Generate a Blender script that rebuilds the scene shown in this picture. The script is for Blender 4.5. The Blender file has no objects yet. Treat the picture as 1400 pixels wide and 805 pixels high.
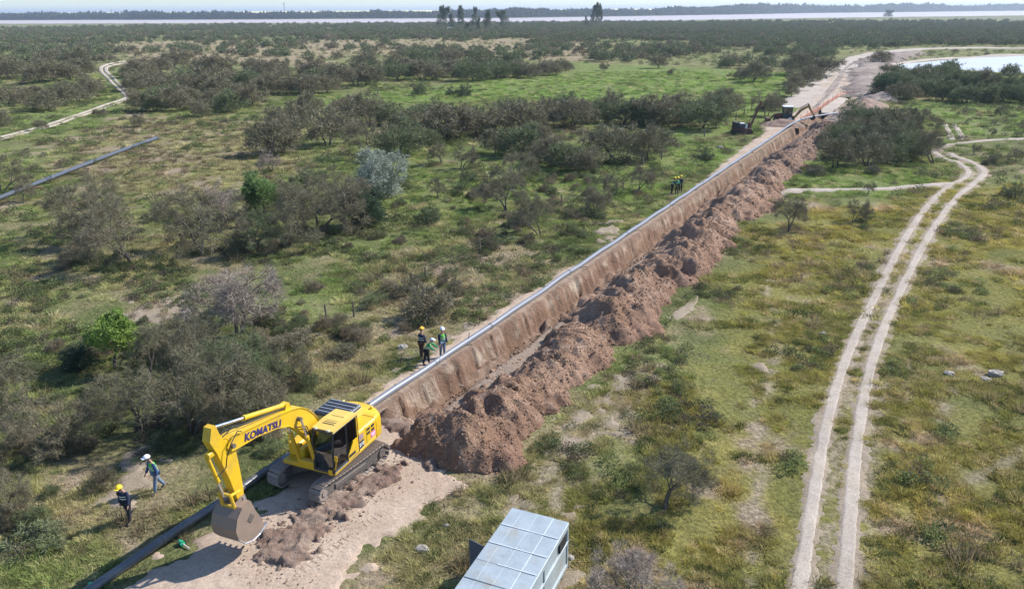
import bpy, math, random
import numpy as np
from mathutils import Vector, Matrix

# ------------------------------------------------------------------ camera, world, sun, exposure
SC = bpy.context.scene
CAM_H, FPX, PITCH, ROLL = 18.9, 1050.0, math.atan((402.5 - 15.0) / 1050.0), math.radians(-0.37)
cam_data = bpy.data.cameras.new('camera')
cam = bpy.data.objects.new('camera', cam_data)
SC.collection.objects.link(cam)
cam_data.sensor_width = 36.0
cam_data.lens = FPX / 1400.0 * 36.0
cam_data.clip_start = 0.1
cam_data.clip_end = 60000.0
_f = Vector((0, math.cos(PITCH), -math.sin(PITCH)))
_r0 = Vector((1, 0, 0)); _u0 = _r0.cross(_f)
_r = _r0 * math.cos(ROLL) + _u0 * math.sin(ROLL)
_u = _u0 * math.cos(ROLL) - _r0 * math.sin(ROLL)
cam.matrix_world = Matrix(((_r.x, _u.x, -_f.x, 0), (_r.y, _u.y, -_f.y, 0), (_r.z, _u.z, -_f.z, CAM_H), (0, 0, 0, 1)))
SC.camera = cam

SUN_AZ, SUN_EL = math.radians(66), math.radians(40)
world = bpy.data.worlds.new('World'); SC.world = world; world.use_nodes = True
wn = world.node_tree; bg = wn.nodes['Background']
sky = wn.nodes.new('ShaderNodeTexSky'); sky.sky_type = 'NISHITA'; sky.sun_disc = False
sky.sun_elevation = SUN_EL; sky.sun_rotation = SUN_AZ
sky.air_density = 1.0; sky.dust_density = 0.25; sky.ozone_density = 3.0
tint = wn.nodes.new('ShaderNodeMix'); tint.data_type = 'RGBA'; tint.blend_type = 'MULTIPLY'; tint.inputs[0].default_value = 1.0; tint.inputs[7].default_value = (0.86, 0.95, 1.06, 1)
wn.links.new(sky.outputs[0], tint.inputs[6]); wn.links.new(tint.outputs[2], bg.inputs[0]); bg.inputs[1].default_value = 0.122
sl = bpy.data.lights.new('sun', 'SUN'); sl.energy = 4.5; sl.angle = math.radians(0.55); sl.color = (1.0, 0.965, 0.915)
sun = bpy.data.objects.new('sun', sl); SC.collection.objects.link(sun)
_sd = Vector((math.sin(SUN_AZ) * math.cos(SUN_EL), math.cos(SUN_AZ) * math.cos(SUN_EL), math.sin(SUN_EL)))
sun.rotation_euler = _sd.to_track_quat('Z', 'Y').to_euler(); sun.location = (60, 40, 80)
SC.view_settings.view_transform = 'Standard'; SC.view_settings.look = 'None'
SC.view_settings.exposure = 0.72; SC.view_settings.gamma = 1.0
SC.cycles.max_bounces = 6; SC.cycles.diffuse_bounces = 2; SC.cycles.volume_bounces = 0
SC.cycles.transparent_max_bounces = 8

COL = SC.collection
rnd = random.Random(7)
RS = np.random.RandomState(11)

# ------------------------------------------------------------------ helpers: pixels of the photograph -> points on the plain
def gp(u, v, z=0.0):
    x = (u - 700.0) / FPX; y = -(v - 402.5) / FPX
    c, s = math.cos(ROLL), math.sin(ROLL)
    x, y = c * x - s * y, s * x + c * y
    dy = math.cos(PITCH) + y * math.sin(PITCH); dz = -math.sin(PITCH) + y * math.cos(PITCH)
    t = (z - CAM_H) / dz
    return (x * t, dy * t)

# ------------------------------------------------------------------ numpy noise
_perm = np.random.RandomState(3).rand(256, 256)
def vnoise(x, y):
    x = np.asarray(x, float); y = np.asarray(y, float)
    xi = np.floor(x).astype(int); yi = np.floor(y).astype(int)
    fx = x - xi; fy = y - yi
    fx = fx * fx * (3 - 2 * fx); fy = fy * fy * (3 - 2 * fy)
    a = _perm[xi & 255, yi & 255]; b = _perm[(xi + 1) & 255, yi & 255]
    c = _perm[xi & 255, (yi + 1) & 255]; d = _perm[(xi + 1) & 255, (yi + 1) & 255]
    return (a * (1 - fx) + b * fx) * (1 - fy) + (c * (1 - fx) + d * fx) * fy
def fbm(x, y, o=4):
    s = 0; a = 0.5; t = 0
    for k in range(o):
        s = s + a * vnoise(x * 2 ** k + 17.3 * k, y * 2 ** k + 9.1 * k); t += a; a *= 0.5
    return s / t
def sstep(a, b, x):
    t = np.clip((np.asarray(x, float) - a) / (b - a), 0, 1); return t * t * (3 - 2 * t)
def seg_dist(px, py, poly, closed=True):
    d = np.full(np.shape(px), 1e9); n = len(poly)
    for i in range(n if closed else n - 1):
        ax, ay = poly[i]; bx, by = poly[(i + 1) % n]
        vx, vy = bx - ax, by - ay; L = vx * vx + vy * vy + 1e-9
        t = np.clip(((px - ax) * vx + (py - ay) * vy) / L, 0, 1)
        d = np.minimum(d, np.hypot(px - ax - t * vx, py - ay - t * vy))
    return d
def inside(px, py, poly):
    r = np.zeros(np.shape(px), bool); n = len(poly); j = n - 1
    for i in range(n):
        xi, yi = poly[i]; xj, yj = poly[j]
        r ^= ((yi > py) != (yj > py)) & (px < (xj - xi) * (py - yi) / (yj - yi + 1e-12) + xi); j = i
    return r
def sdf(px, py, poly):
    d = seg_dist(px, py, poly); return np.where(inside(px, py, poly), d, -d)
def PP(pts): return [gp(u, v) for u, v in pts]
def catmull(pts, n=12):
    P = [np.array(p, float) for p in pts]; P = [2 * P[0] - P[1]] + P + [2 * P[-1] - P[-2]]
    out = []
    for i in range(1, len(P) - 2):
        for k in range(n):
            t = k / n
            out.append(0.5 * (2 * P[i] + (P[i + 1] - P[i - 1]) * t + (2 * P[i - 1] - 5 * P[i] + 4 * P[i + 1] - P[i + 2]) * t * t
                              + (-P[i - 1] + 3 * P[i] - 3 * P[i + 1] + P[i + 2]) * t ** 3))
    out.append(P[-2]); return out

# ------------------------------------------------------------------ the trench line
AX_O = np.array(gp(505, 560)); _e = np.array(gp(900, 295))
AX_D = (_e - AX_O) / np.linalg.norm(_e - AX_O); AX_N = np.array((AX_D[1], -AX_D[0]))
def ax(s, t): return (AX_O[0] + AX_D[0] * s + AX_N[0] * t, AX_O[1] + AX_D[1] * s + AX_N[1] * t)
def to_st(x, y):
    rx, ry = np.asarray(x) - AX_O[0], np.asarray(y) - AX_O[1]
    return rx * AX_D[0] + ry * AX_D[1], rx * AX_N[0] + ry * AX_N[1]
TR_END = 168.0

# ------------------------------------------------------------------ terrain height
LAGOON = PP([(1216, 90), (1236, 86), (1274, 82), (1310, 79), (1337, 77), (1400, 75), (1560, 74), (1600, 88), (1500, 97), (1400, 99.5), (1350, 98), (1300, 94), (1255, 96), (1228, 93)])
RIVER = PP([(-260, 35.5), (0, 32.6), (300, 31.6), (600, 30.8), (850, 29), (1000, 26.5), (1150, 24.2), (1290, 22.6), (1400, 21.2), (1640, 19)]) + [(9000, 7800), (9000, 30000), (-30000, 30000), (-30000, 3300)]
def hgt(x, y, lag=None):
    x = np.asarray(x, float); y = np.asarray(y, float)
    r = np.hypot(x, y)
    s, t = to_st(x, y)
    flat = 1 - 0.75 * np.exp(-(np.clip(np.abs(t - 2) - 6, 0, None) / 4) ** 2) * (s > -30)
    h = (fbm(x / 26, y / 26, 2) - 0.5) * 0.7 * flat
    near = np.clip(1.25 - r / 130, 0, 1)
    h = h + (fbm(x / 2.6 + 31, y / 2.6, 2) - 0.5) * 0.26 * near * flat
    big = np.clip((r - 500) / 600, 0, 1)
    h = h * (1 - big)
    m = (r > 180) & (r < 900) & (x > 60)
    if np.any(m):
        hh = np.array(h, float, copy=True); d = sdf(np.asarray(x)[m], np.asarray(y)[m], LAGOON)
        hh[m] = hh[m] - 1.3 * sstep(-3, 6, d); h = hh
    m = (y > 1100)
    if np.any(m):
        hh = np.array(h, float, copy=True); d = sdf(np.asarray(x)[m], np.asarray(y)[m], RIVER)
        hh[m] = hh[m] - 6 * sstep(-8, 60, d); h = hh
    return h
def H1(x, y): return float(hgt(np.array([x]), np.array([y]))[0])

# ------------------------------------------------------------------ node helpers / materials
def new_mat(name):
    m = bpy.data.materials.new(name); m.use_nodes = True
    return m, m.node_tree, m.node_tree.nodes['Principled BSDF']
def N(nt, kind, **kw):
    n = nt.nodes.new(kind)
    for k, v in kw.items():
        if k in ('op',): n.operation = v
        elif k.startswith('i') and k[1:].isdigit(): n.inputs[int(k[1:])].default_value = v
        else: setattr(n, k, v)
    return n
def noise(nt, scale, detail=4, rough=0.55, coord=None):
    n = nt.nodes.new('ShaderNodeTexNoise'); n.inputs['Scale'].default_value = scale
    n.inputs['Detail'].default_value = detail; n.inputs['Roughness'].default_value = rough
    if coord is not None: nt.links.new(coord, n.inputs['Vector'])
    return n.outputs[0]
def ramp(nt, fac, a, b, lo=0.0, hi=1.0):
    m = nt.nodes.new('ShaderNodeMapRange'); m.inputs[1].default_value = a; m.inputs[2].default_value = b
    m.inputs[3].default_value = lo; m.inputs[4].default_value = hi; nt.links.new(fac, m.inputs[0]); return m.outputs[0]
def mixc(nt, fac, a, b, mode='MIX'):
    m = nt.nodes.new('ShaderNodeMix'); m.data_type = 'RGBA'; m.blend_type = mode
    for s, v in ((0, fac), (6, a), (7, b)):
        if hasattr(v, 'is_linked') or hasattr(v, 'links'): nt.links.new(v, m.inputs[s])
        else: m.inputs[s].default_value = v if s == 0 else (v[0], v[1], v[2], 1)
    return m.outputs[2]
def bump(nt, bsdf, h, strength, dist=0.05):
    b = nt.nodes.new('ShaderNodeBump'); b.inputs['Strength'].default_value = strength; b.inputs['Distance'].default_value = dist
    nt.links.new(h, b.inputs['Height']); nt.links.new(b.outputs[0], bsdf.inputs['Normal'])
def geo_pos(nt): return nt.nodes.new('ShaderNodeNewGeometry').outputs['Position']
def obj_pos(nt): return nt.nodes.new('ShaderNodeTexCoord').outputs['Object']

def paint(name, col, rough=0.4, metal=0.0, grime=(0.12, 0.10, 0.08), amount=0.35, scale=3.0, bmp=0.0, spec=0.5):
    m, nt, b = new_mat(name)
    co = obj_pos(nt)
    n = noise(nt, scale, 6, 0.65, co); f = ramp(nt, n, 0.45, 0.75, 0, amount)
    c = mixc(nt, f, col, grime)
    c2 = mixc(nt, ramp(nt, noise(nt, scale * 5, 3, 0.6, co), 0.3, 0.8, 0.0, 0.18), c, tuple(min(1, q * 1.25 + 0.02) for q in col))
    nt.links.new(c2, b.inputs['Base Color']); nt.links.new(ramp(nt, n, 0.3, 0.7, rough, min(1, rough + 0.3)), b.inputs['Roughness'])
    b.inputs['Metallic'].default_value = metal
    b.inputs['Specular IOR Level'].default_value = spec
    if bmp: bump(nt, b, noise(nt, scale * 8, 4, 0.6, co), bmp, 0.02)
    return m
def dirt(name, cols, scale=1.0, bs=0.6, vcol=False, rough=0.95):
    m, nt, b = new_mat(name); co = geo_pos(nt)
    big = noise(nt, 0.35 * scale, 5, 0.6, co); mid = noise(nt, 1.7 * scale, 6, 0.7, co); fine = noise(nt, 9 * scale, 5, 0.75, co)
    if vcol:
        a = nt.nodes.new('ShaderNodeAttribute'); a.attribute_name = 'gcol'; base = a.outputs[0]
    else:
        base = mixc(nt, ramp(nt, big, 0.35, 0.65), cols[0], cols[1])
    base = mixc(nt, ramp(nt, mid, 0.5, 0.75, 0, 0.7), base, cols[2])
    dark = mixc(nt, ramp(nt, fine, 0.2, 0.75), (0.55, 0.55, 0.55), (1.35, 1.35, 1.35))
    base = mixc(nt, 1.0, base, dark, 'MULTIPLY')
    nt.links.new(base, b.inputs['Base Color']); b.inputs['Roughness'].default_value = rough
    b.inputs['Specular IOR Level'].default_value = 0.15
    add = N(nt, 'ShaderNodeMath', op='ADD'); nt.links.new(mid, add.inputs[0])
    mul = N(nt, 'ShaderNodeMath', op='MULTIPLY', i1=0.45); nt.links.new(fine, mul.inputs[0]); nt.links.new(mul.outputs[0], add.inputs[1])
    bump(nt, b, add.outputs[0], bs, 0.18)
    return m

M = {}
def ground_mat():
    m, nt, b = new_mat('grassland'); co = geo_pos(nt)
    a = nt.nodes.new('ShaderNodeAttribute'); a.attribute_name = 'gcol'
    n1 = noise(nt, 0.9, 6, 0.7, co); n2 = noise(nt, 4.5, 6, 0.75, co); n3 = noise(nt, 0.16, 6, 0.65, co)
    c = mixc(nt, ramp(nt, n1, 0.52, 0.72, 0, 0.55), a.outputs[0], (0.20, 0.165, 0.105))
    c = mixc(nt, ramp(nt, n3, 0.5, 0.66, 0, 0.45), c, (0.085, 0.10, 0.035))
    c = mixc(nt, 1.0, c, mixc(nt, ramp(nt, n2, 0.28, 0.72), (0.30, 0.32, 0.30), (1.75, 1.65, 1.55)), 'MULTIPLY')
    nt.links.new(c, b.inputs['Base Color']); b.inputs['Roughness'].default_value = 1.0; b.inputs['Specular IOR Level'].default_value = 0.05
    add = N(nt, 'ShaderNodeMath', op='ADD'); nt.links.new(n1, add.inputs[0]); nt.links.new(n2, add.inputs[1])
    bump(nt, b, add.outputs[0], 0.8, 0.3)
    return m
M['ground'] = ground_mat()
M['trench'] = dirt('cut_clay', [(0.36, 0.26, 0.18), (0.27, 0.18, 0.12), (0.22, 0.135, 0.09)], 1.5, 1.0, vcol=True)
M['spoil'] = dirt('dug_soil', [(0.22, 0.145, 0.105), (0.15, 0.085, 0.06), (0.19, 0.115, 0.08)], 1.2, 1.0, vcol=True)
M['sand'] = dirt('packed_pale_dirt', [(0.45, 0.352, 0.268), (0.375, 0.28, 0.205), (0.29, 0.205, 0.145)], 1.0, 0.35)
M['tan'] = dirt('bare_tan_earth', [(0.36, 0.29, 0.215), (0.29, 0.23, 0.16), (0.18, 0.155, 0.09)], 2.2, 0.6)
M['tread'] = dirt('pressed_tread_dirt', [(0.42, 0.325, 0.245), (0.35, 0.26, 0.19), (0.28, 0.20, 0.145)], 1.6, 0.5)
M['rut'] = dirt('worn_wheel_rut', [(0.45, 0.385, 0.32), (0.37, 0.31, 0.25), (0.29, 0.235, 0.18)], 1.6, 0.35)
M['road'] = dirt('dirt_road', [(0.47, 0.40, 0.335), (0.38, 0.32, 0.26), (0.31, 0.25, 0.20)], 0.35, 0.4)
M['greysoil'] = dirt('grey_churned_soil', [(0.34, 0.28, 0.23), (0.20, 0.155, 0.13), (0.13, 0.10, 0.085)], 0.25, 0.9)
M['clods'] = dirt('brown_clods', [(0.36, 0.27, 0.21), (0.25, 0.165, 0.125), (0.16, 0.10, 0.075)], 2.0, 1.0)
M['yellow'] = paint('yellow_paint', (0.66, 0.40, 0.012), 0.33, grime=(0.34, 0.22, 0.05), amount=0.75, scale=1.1)
M['yellow_top'] = paint('yellow_roof_paint', (0.64, 0.44, 0.09), 0.45, grime=(0.45, 0.33, 0.12), amount=0.5, scale=3)
M['dark'] = paint('dark_frame_paint', (0.022, 0.024, 0.028), 0.45, grime=(0.16, 0.12, 0.09), amount=0.35, scale=2.5)
M['steel'] = paint('dusty_track_steel', (0.32, 0.265, 0.225), 0.6, 0.2, grime=(0.28, 0.20, 0.15), amount=0.8, scale=3, bmp=0.4)
M['steel_dark'] = paint('dark_undercarriage_steel', (0.115, 0.10, 0.09), 0.55, 0.2, grime=(0.24, 0.18, 0.13), amount=0.6, scale=2.5)
M['bucket'] = paint('worn_bucket_steel', (0.235, 0.175, 0.135), 0.5, 0.15, grime=(0.30, 0.20, 0.14), amount=0.9, scale=2.2, bmp=0.3)
M['edge'] = paint('polished_edge_steel', (0.55, 0.55, 0.56), 0.28, 0.8, amount=0.2)
M['chrome'] = paint('chrome_rod', (0.75, 0.75, 0.80), 0.15, 1.0, amount=0.1)
M['hose'] = paint('rubber_hose', (0.015, 0.015, 0.015), 0.5, amount=0.3)
M['navy'] = paint('navy_lettering', (0.035, 0.025, 0.13), 0.5, amount=0.0)
M['grille'] = paint('dark_hood_metal', (0.07, 0.08, 0.095), 0.4, 0.3, amount=0.5, scale=5)
M['hood_light'] = paint('pale_hood_slat', (0.30, 0.33, 0.38), 0.4, 0.3, amount=0.3)
M['magenta'] = paint('magenta_decal', (0.55, 0.08, 0.30), 0.5, amount=0.1)
M['lilac'] = paint('lilac_stripe', (0.16, 0.12, 0.35), 0.5, amount=0.1)
M['white'] = paint('white_paint', (0.72, 0.72, 0.70), 0.45, amount=0.25)
M['red'] = paint('red_cloth', (0.55, 0.06, 0.04), 0.9, amount=0.1)
M['teal'] = paint('teal_cab_paint', (0.02, 0.075, 0.075), 0.4, amount=0.3)
M['rust'] = paint('rusty_brown_paint', (0.15, 0.065, 0.045), 0.7, amount=0.7, scale=2)
M['ochre'] = paint('ochre_boom_paint', (0.36, 0.23, 0.06), 0.5, grime=(0.12, 0.08, 0.05), amount=0.7, scale=2)
M['wood'] = paint('weathered_wood', (0.16, 0.125, 0.095), 0.9, amount=0.6, scale=6)
M['redwood'] = paint('reddish_timber', (0.30, 0.14, 0.11), 0.9, amount=0.4)
M['net'] = paint('orange_barrier_mesh', (0.60, 0.17, 0.10), 0.7, amount=0.3)
M['green_plastic'] = paint('green_plastic', (0.02, 0.45, 0.22), 0.4, amount=0.1)
M['rope'] = paint('pale_rope', (0.5, 0.46, 0.38), 0.8, amount=0.2)
M['mud'] = paint('dried_mud', (0.30, 0.22, 0.17), 0.95, amount=0.4)
M['stone'] = paint('pale_stone', (0.36, 0.32, 0.27), 0.9, amount=0.5, scale=4, bmp=0.6)

def glass_mat():
    m, nt, b = new_mat('tinted_cab_glass'); b.inputs['Base Color'].default_value = (0.25, 0.36, 0.36, 1)
    b.inputs['Roughness'].default_value = 0.05; b.inputs['Transmission Weight'].default_value = 0.0
    tr = nt.nodes.new('ShaderNodeBsdfTransparent'); tr.inputs[0].default_value = (0.78, 0.88, 0.85, 1)
    gl = nt.nodes.new('ShaderNodeBsdfGlossy'); gl.inputs['Roughness'].default_value = 0.04; gl.inputs[0].default_value = (0.9, 0.95, 1, 1)
    fr = nt.nodes.new('ShaderNodeFresnel'); fr.inputs[0].default_value = 2.2
    mx = nt.nodes.new('ShaderNodeMixShader'); nt.links.new(fr.outputs[0], mx.inputs[0]); nt.links.new(tr.outputs[0], mx.inputs[1]); nt.links.new(gl.outputs[0], mx.inputs[2])
    nt.links.new(mx.outputs[0], nt.nodes['Material Output'].inputs[0]); return m
M['glass'] = glass_mat()
def pipe_mat(name, col, dust, lo):
    m, nt, b = new_mat(name); co = geo_pos(nt)
    n = noise(nt, 1.3, 6, 0.7, co)
    nt.links.new(mixc(nt, ramp(nt, n, lo, lo + 0.25, 0, 0.8), col, dust), b.inputs['Base Color'])
    b.inputs['Roughness'].default_value = 0.38; return m
M['pipe'] = pipe_mat('grey_plastic_pipe', (0.20, 0.21, 0.235), (0.30, 0.27, 0.24), 0.55)  # base lightened to grey-blue, sky reflection put into the colour
M['pipe_far'] = pipe_mat('dark_grey_pipe', (0.085, 0.095, 0.115), (0.18, 0.17, 0.16), 0.6)
M['pipe_dark'] = pipe_mat('dusty_black_pipe', (0.10, 0.102, 0.108), (0.25, 0.22, 0.19), 0.5)
def galv():
    m, nt, b = new_mat('galvanised_sheet'); co = obj_pos(nt)
    v = nt.nodes.new('ShaderNodeTexVoronoi'); v.inputs['Scale'].default_value = 9; nt.links.new(co, v.inputs['Vector'])
    n = noise(nt, 1.6, 6, 0.7, co); n2 = noise(nt, 0.9, 4, 0.6, co)
    oi = nt.nodes.new('ShaderNodeObjectInfo')
    c = mixc(nt, ramp(nt, n, 0.35, 0.7), (0.40, 0.455, 0.47), (0.30, 0.335, 0.345))
    c = mixc(nt, ramp(nt, n2, 0.55, 0.70, 0, 0.6), c, (0.34, 0.29, 0.20))
    c = mixc(nt, ramp(nt, noise(nt, 5, 6, 0.7, co), 0.60, 0.72, 0, 0.55), c, (0.20, 0.16, 0.12))
    c = mixc(nt, ramp(nt, oi.outputs['Random'], 0, 1, 0.0, 0.25), c, (0.46, 0.50, 0.52))
    nt.links.new(c, b.inputs['Base Color']); b.inputs['Metallic'].default_value = 0.25; b.inputs['Roughness'].default_value = 0.5
    bump(nt, b, n, 0.15, 0.05); return m
M['galv'] = galv()
M['slate'] = paint('dark_grey_panel', (0.085, 0.095, 0.115), 0.6, amount=0.15)
def water_mat(name, col, rough, wave):
    m, nt, b = new_mat(name); co = geo_pos(nt)
    b.inputs['Base Color'].default_value = (*col, 1); b.inputs['Roughness'].default_value = rough
    b.inputs['IOR'].default_value = 1.33; b.inputs['Specular IOR Level'].default_value = 0.8
    bump(nt, b, noise(nt, wave, 3, 0.6, co), 0.015, 0.1); return m
M['lagoon'] = water_mat('calm_lagoon_water', (0.50, 0.49, 0.48), 0.38, 0.5)
M['river'] = water_mat('silty_river_water', (0.50, 0.41, 0.38), 0.45, 0.05)
def foliage_mat(name, cols, trans=0.25, inst=False, rough=0.8):
    m, nt, b = new_mat(name)
    if inst:
        a = nt.nodes.new('ShaderNodeAttribute'); a.attribute_type = 'INSTANCER'; a.attribute_name = 'tint'; base = a.outputs[0]
        g = nt.nodes.new('ShaderNodeTexCoord'); hz = nt.nodes.new('ShaderNodeSeparateXYZ')
        base = mixc(nt, 1.0, base, mixc(nt, noise(nt, 2.5, 2, 0.5, g.outputs['Object']), (0.7, 0.72, 0.7), (1.35, 1.3, 1.25)), 'MULTIPLY')
    else:
        oi = nt.nodes.new('ShaderNodeObjectInfo')
        base = mixc(nt, ramp(nt, oi.outputs['Random'], 0.15, 0.85), cols[0], cols[1])
        base = mixc(nt, ramp(nt, noise(nt, 1.1, 4, 0.7, obj_pos(nt)), 0.42, 0.66), base, cols[2])
    nt.links.new(base, b.inputs['Base Color']); b.inputs['Roughness'].default_value = rough; b.inputs['Specular IOR Level'].default_value = 0.15
    if trans:
        tl = nt.nodes.new('ShaderNodeBsdfTranslucent'); nt.links.new(base, tl.inputs[0])
        mx = nt.nodes.new('ShaderNodeMixShader'); mx.inputs[0].default_value = trans
        nt.links.new(b.outputs[0], mx.inputs[1]); nt.links.new(tl.outputs[0], mx.inputs[2]); nt.links.new(mx.outputs[0], nt.nodes['Material Output'].inputs[0])
    return m
M['twig'] = foliage_mat('thorn_twigs', [(0.22, 0.188, 0.115), (0.165, 0.157, 0.088), (0.265, 0.232, 0.155)], 0.08)
M['twig_green'] = foliage_mat('olive_thorn_foliage', [(0.165, 0.19, 0.09), (0.13, 0.165, 0.075), (0.21, 0.21, 0.12)], 0.15)
M['twig_pale'] = foliage_mat('pale_dead_twigs', [(0.36, 0.29, 0.23), (0.30, 0.24, 0.19), (0.42, 0.35, 0.29)], 0.1)
M['leaf'] = foliage_mat('bright_green_leaves', [(0.20, 0.29, 0.10), (0.22, 0.31, 0.11), (0.13, 0.20, 0.07)], 0.35)
M['leaf_dark'] = foliage_mat('dark_green_leaves', [(0.075, 0.115, 0.06), (0.09, 0.125, 0.065), (0.055, 0.09, 0.045)], 0.3)
M['leaf_silver'] = foliage_mat('silvery_leaves', [(0.46, 0.49, 0.40), (0.42, 0.45, 0.36), (0.28, 0.31, 0.22)], 0.3)
M['leaf_gum'] = foliage_mat('grey_green_gum_leaves', [(0.15, 0.18, 0.12), (0.17, 0.19, 0.13), (0.11, 0.14, 0.09)], 0.3)
M['leaf_lime'] = foliage_mat('yellow_green_leaves', [(0.26, 0.36, 0.08), (0.28, 0.38, 0.09), (0.16, 0.24, 0.06)], 0.4)
M['bark'] = paint('dark_bark', (0.12, 0.10, 0.085), 0.95, amount=0.5, scale=5, bmp=0.6, spec=0.1)
M['grass'] = foliage_mat('grass_blades', None, 0.4, inst=True, rough=0.9)
M['clod'] = foliage_mat('loose_clods', None, 0.0, inst=True, rough=0.95)

# ------------------------------------------------------------------ mesh helpers
def tag(o, label=None, cat=None, group=None, kind=None):
    if label: o['label'] = label
    if cat: o['category'] = cat
    if group: o['group'] = group
    if kind: o['kind'] = kind
    return o
def link(name, me, mat=None, parent=None):
    if mat is not None and not me.materials: me.materials.append(mat)
    o = bpy.data.objects.new(name, me); COL.objects.link(o)
    if parent is not None: o.parent = parent
    return o
def empty(name, loc, rz=0.0):
    o = bpy.data.objects.new(name, None); o.empty_display_size = 0.3; COL.objects.link(o)
    o.location = loc; o.rotation_euler = (0, 0, rz); return o
def copy_tree(o, parent=None):
    c = o.copy(); COL.objects.link(c)
    if parent is not None: c.parent = parent
    for ch in list(o.children): copy_tree(ch, c)
    return c
def np_mesh(name, V, F, smooth=False, col=None):
    V = np.asarray(V, np.float32); F = np.asarray(F, np.int32)
    me = bpy.data.meshes.new(name); me.vertices.add(len(V)); me.vertices.foreach_set('co', V.ravel())
    k = F.shape[1]; me.loops.add(F.size); me.loops.foreach_set('vertex_index', F.ravel())
    me.polygons.add(len(F)); me.polygons.foreach_set('loop_start', np.arange(0, F.size, k, dtype=np.int32))
    me.update(calc_edges=True)
    if smooth: me.polygons.foreach_set('use_smooth', np.ones(len(F), bool))
    if col is not None:
        a = me.attributes.new('gcol', 'FLOAT_COLOR', 'POINT')
        c4 = np.ones((len(V), 4), np.float32); c4[:, :3] = col; a.data.foreach_set('color', c4.ravel())
    me.validate(); return me
def grid_faces(nr, nc):
    i = np.arange(nr - 1)[:, None] * nc + np.arange(nc - 1)[None, :]
    i = i.ravel(); return np.stack([i, i + 1, i + nc + 1, i + nc], 1)

class MB:
    """collects shapes for one mesh"""
    def __init__(s): s.v = []; s.f = []
    def add(s, vs, fs):
        o = len(s.v); s.v += [tuple(v) for v in vs]; s.f += [tuple(i + o for i in f) for f in fs]; return s
    def box(s, c, d, rz=0.0, R=None, bev=0.0):
        x, y, z = (q / 2 for q in d); 
        if bev > 0:
            b = min(bev, x * .9, y * .9, z * .9); vs = []; 
            for sx in (-1, 1):
                for sy in (-1, 1):
                    for sz in (-1, 1):
                        vs += [(sx * x, sy * (y - b), sz * (z - b)), (sx * (x - b), sy * y, sz * (z - b)), (sx * (x - b), sy * (y - b), sz * z)]
            import bmesh
            bm = bmesh.new(); bv = [bm.verts.new(v) for v in vs]; bmesh.ops.convex_hull(bm, input=bv)
            bmesh.ops.dissolve_limit(bm, angle_limit=0.01, verts=bm.verts, edges=bm.edges)
            bm.verts.index_update(); vs = [v.co.copy() for v in bm.verts]; fs = [[v.index for v in f.verts] for f in bm.faces]; bm.free()
        else:
            vs = [Vector((sx * x, sy * y, sz * z)) for sx in (-1, 1) for sy in (-1, 1) for sz in (-1, 1)]
            fs = [(0, 1, 3, 2), (4, 6, 7, 5), (0, 4, 5, 1), (2, 3, 7, 6), (0, 2, 6, 4), (1, 5, 7, 3)]
        Rm = R if R is not None else Matrix.Rotation(rz, 3, 'Z')
        s.add([Rm @ Vector(v) + Vector(c) for v in vs], fs); return s
    def tube(s, pts, rad, n=8, caps=True):
        pts = [Vector(p) for p in pts]; k = len(pts)
        rads = rad if isinstance(rad, (list, tuple)) else [rad] * k
        o = len(s.v); up = Vector((0, 0, 1)); prev = None
        for i, p in enumerate(pts):
            t = (pts[min(i + 1, k - 1)] - pts[max(i - 1, 0)]).normalized()
            if prev is None: a = t.cross(up if abs(t.z) < 0.95 else Vector((1, 0, 0))).normalized()
            else: a = (prev - t * prev.dot(t)).normalized()
            prev = a; b = t.cross(a)
            for j in range(n):
                q = 2 * math.pi * j / n; s.v.append(tuple(p + (a * math.cos(q) + b * math.sin(q)) * rads[i]))
        for i in range(k - 1):
            for j in range(n):
                s.f.append((o + i * n + j, o + i * n + (j + 1) % n, o + (i + 1) * n + (j + 1) % n, o + (i + 1) * n + j))
        if caps: s.f.append(tuple(o + j for j in reversed(range(n)))); s.f.append(tuple(o + (k - 1) * n + j for j in range(n)))
        return s
    def prism(s, prof, y0, y1):
        """profile in XZ extruded along Y"""
        n = len(prof); vs = [(x, y0, z) for x, z in prof] + [(x, y1, z) for x, z in prof]
        fs = [tuple(range(n)), tuple(reversed(range(n, 2 * n)))] + [(i, i + n, (i + 1) % n + n, (i + 1) % n) for i in range(n)]
        return s.add(vs, fs)
    def ball(s, c, r, n=8, m=6, sq=(1, 1, 1)):
        vs = []; 
        for i in range(m + 1):
            th = math.pi * i / m
            for j in range(n): vs.append((c[0] + r * sq[0] * math.sin(th) * math.cos(2 * math.pi * j / n), c[1] + r * sq[1] * math.sin(th) * math.sin(2 * math.pi * j / n), c[2] + r * sq[2] * math.cos(th)))
        return s.add(vs, [(i * n + j, (i + 1) * n + j, (i + 1) * n + (j + 1) % n, i * n + (j + 1) % n) for i in range(m) for j in range(n)])
    def xf(s, Mx): s.v = [tuple(Mx @ Vector(v)) for v in s.v]; return s
    def mesh(s, name, smooth=False):
        me = bpy.data.meshes.new(name); me.from_pydata([tuple(v) for v in s.v], [], s.f); me.validate()
        import bmesh
        bm = bmesh.new(); bm.from_mesh(me); bmesh.ops.recalc_face_normals(bm, faces=bm.faces); bm.to_mesh(me); bm.free()
        if smooth:
            me.polygons.foreach_set('use_smooth', [True] * len(me.polygons))
            try: me.set_sharp_from_angle(angle=math.radians(40))
            except Exception: pass
        me.update(); return me
    def build(s, name, mat, parent=None, smooth=False): return link(name, s.mesh(name, smooth), mat, parent)

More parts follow.
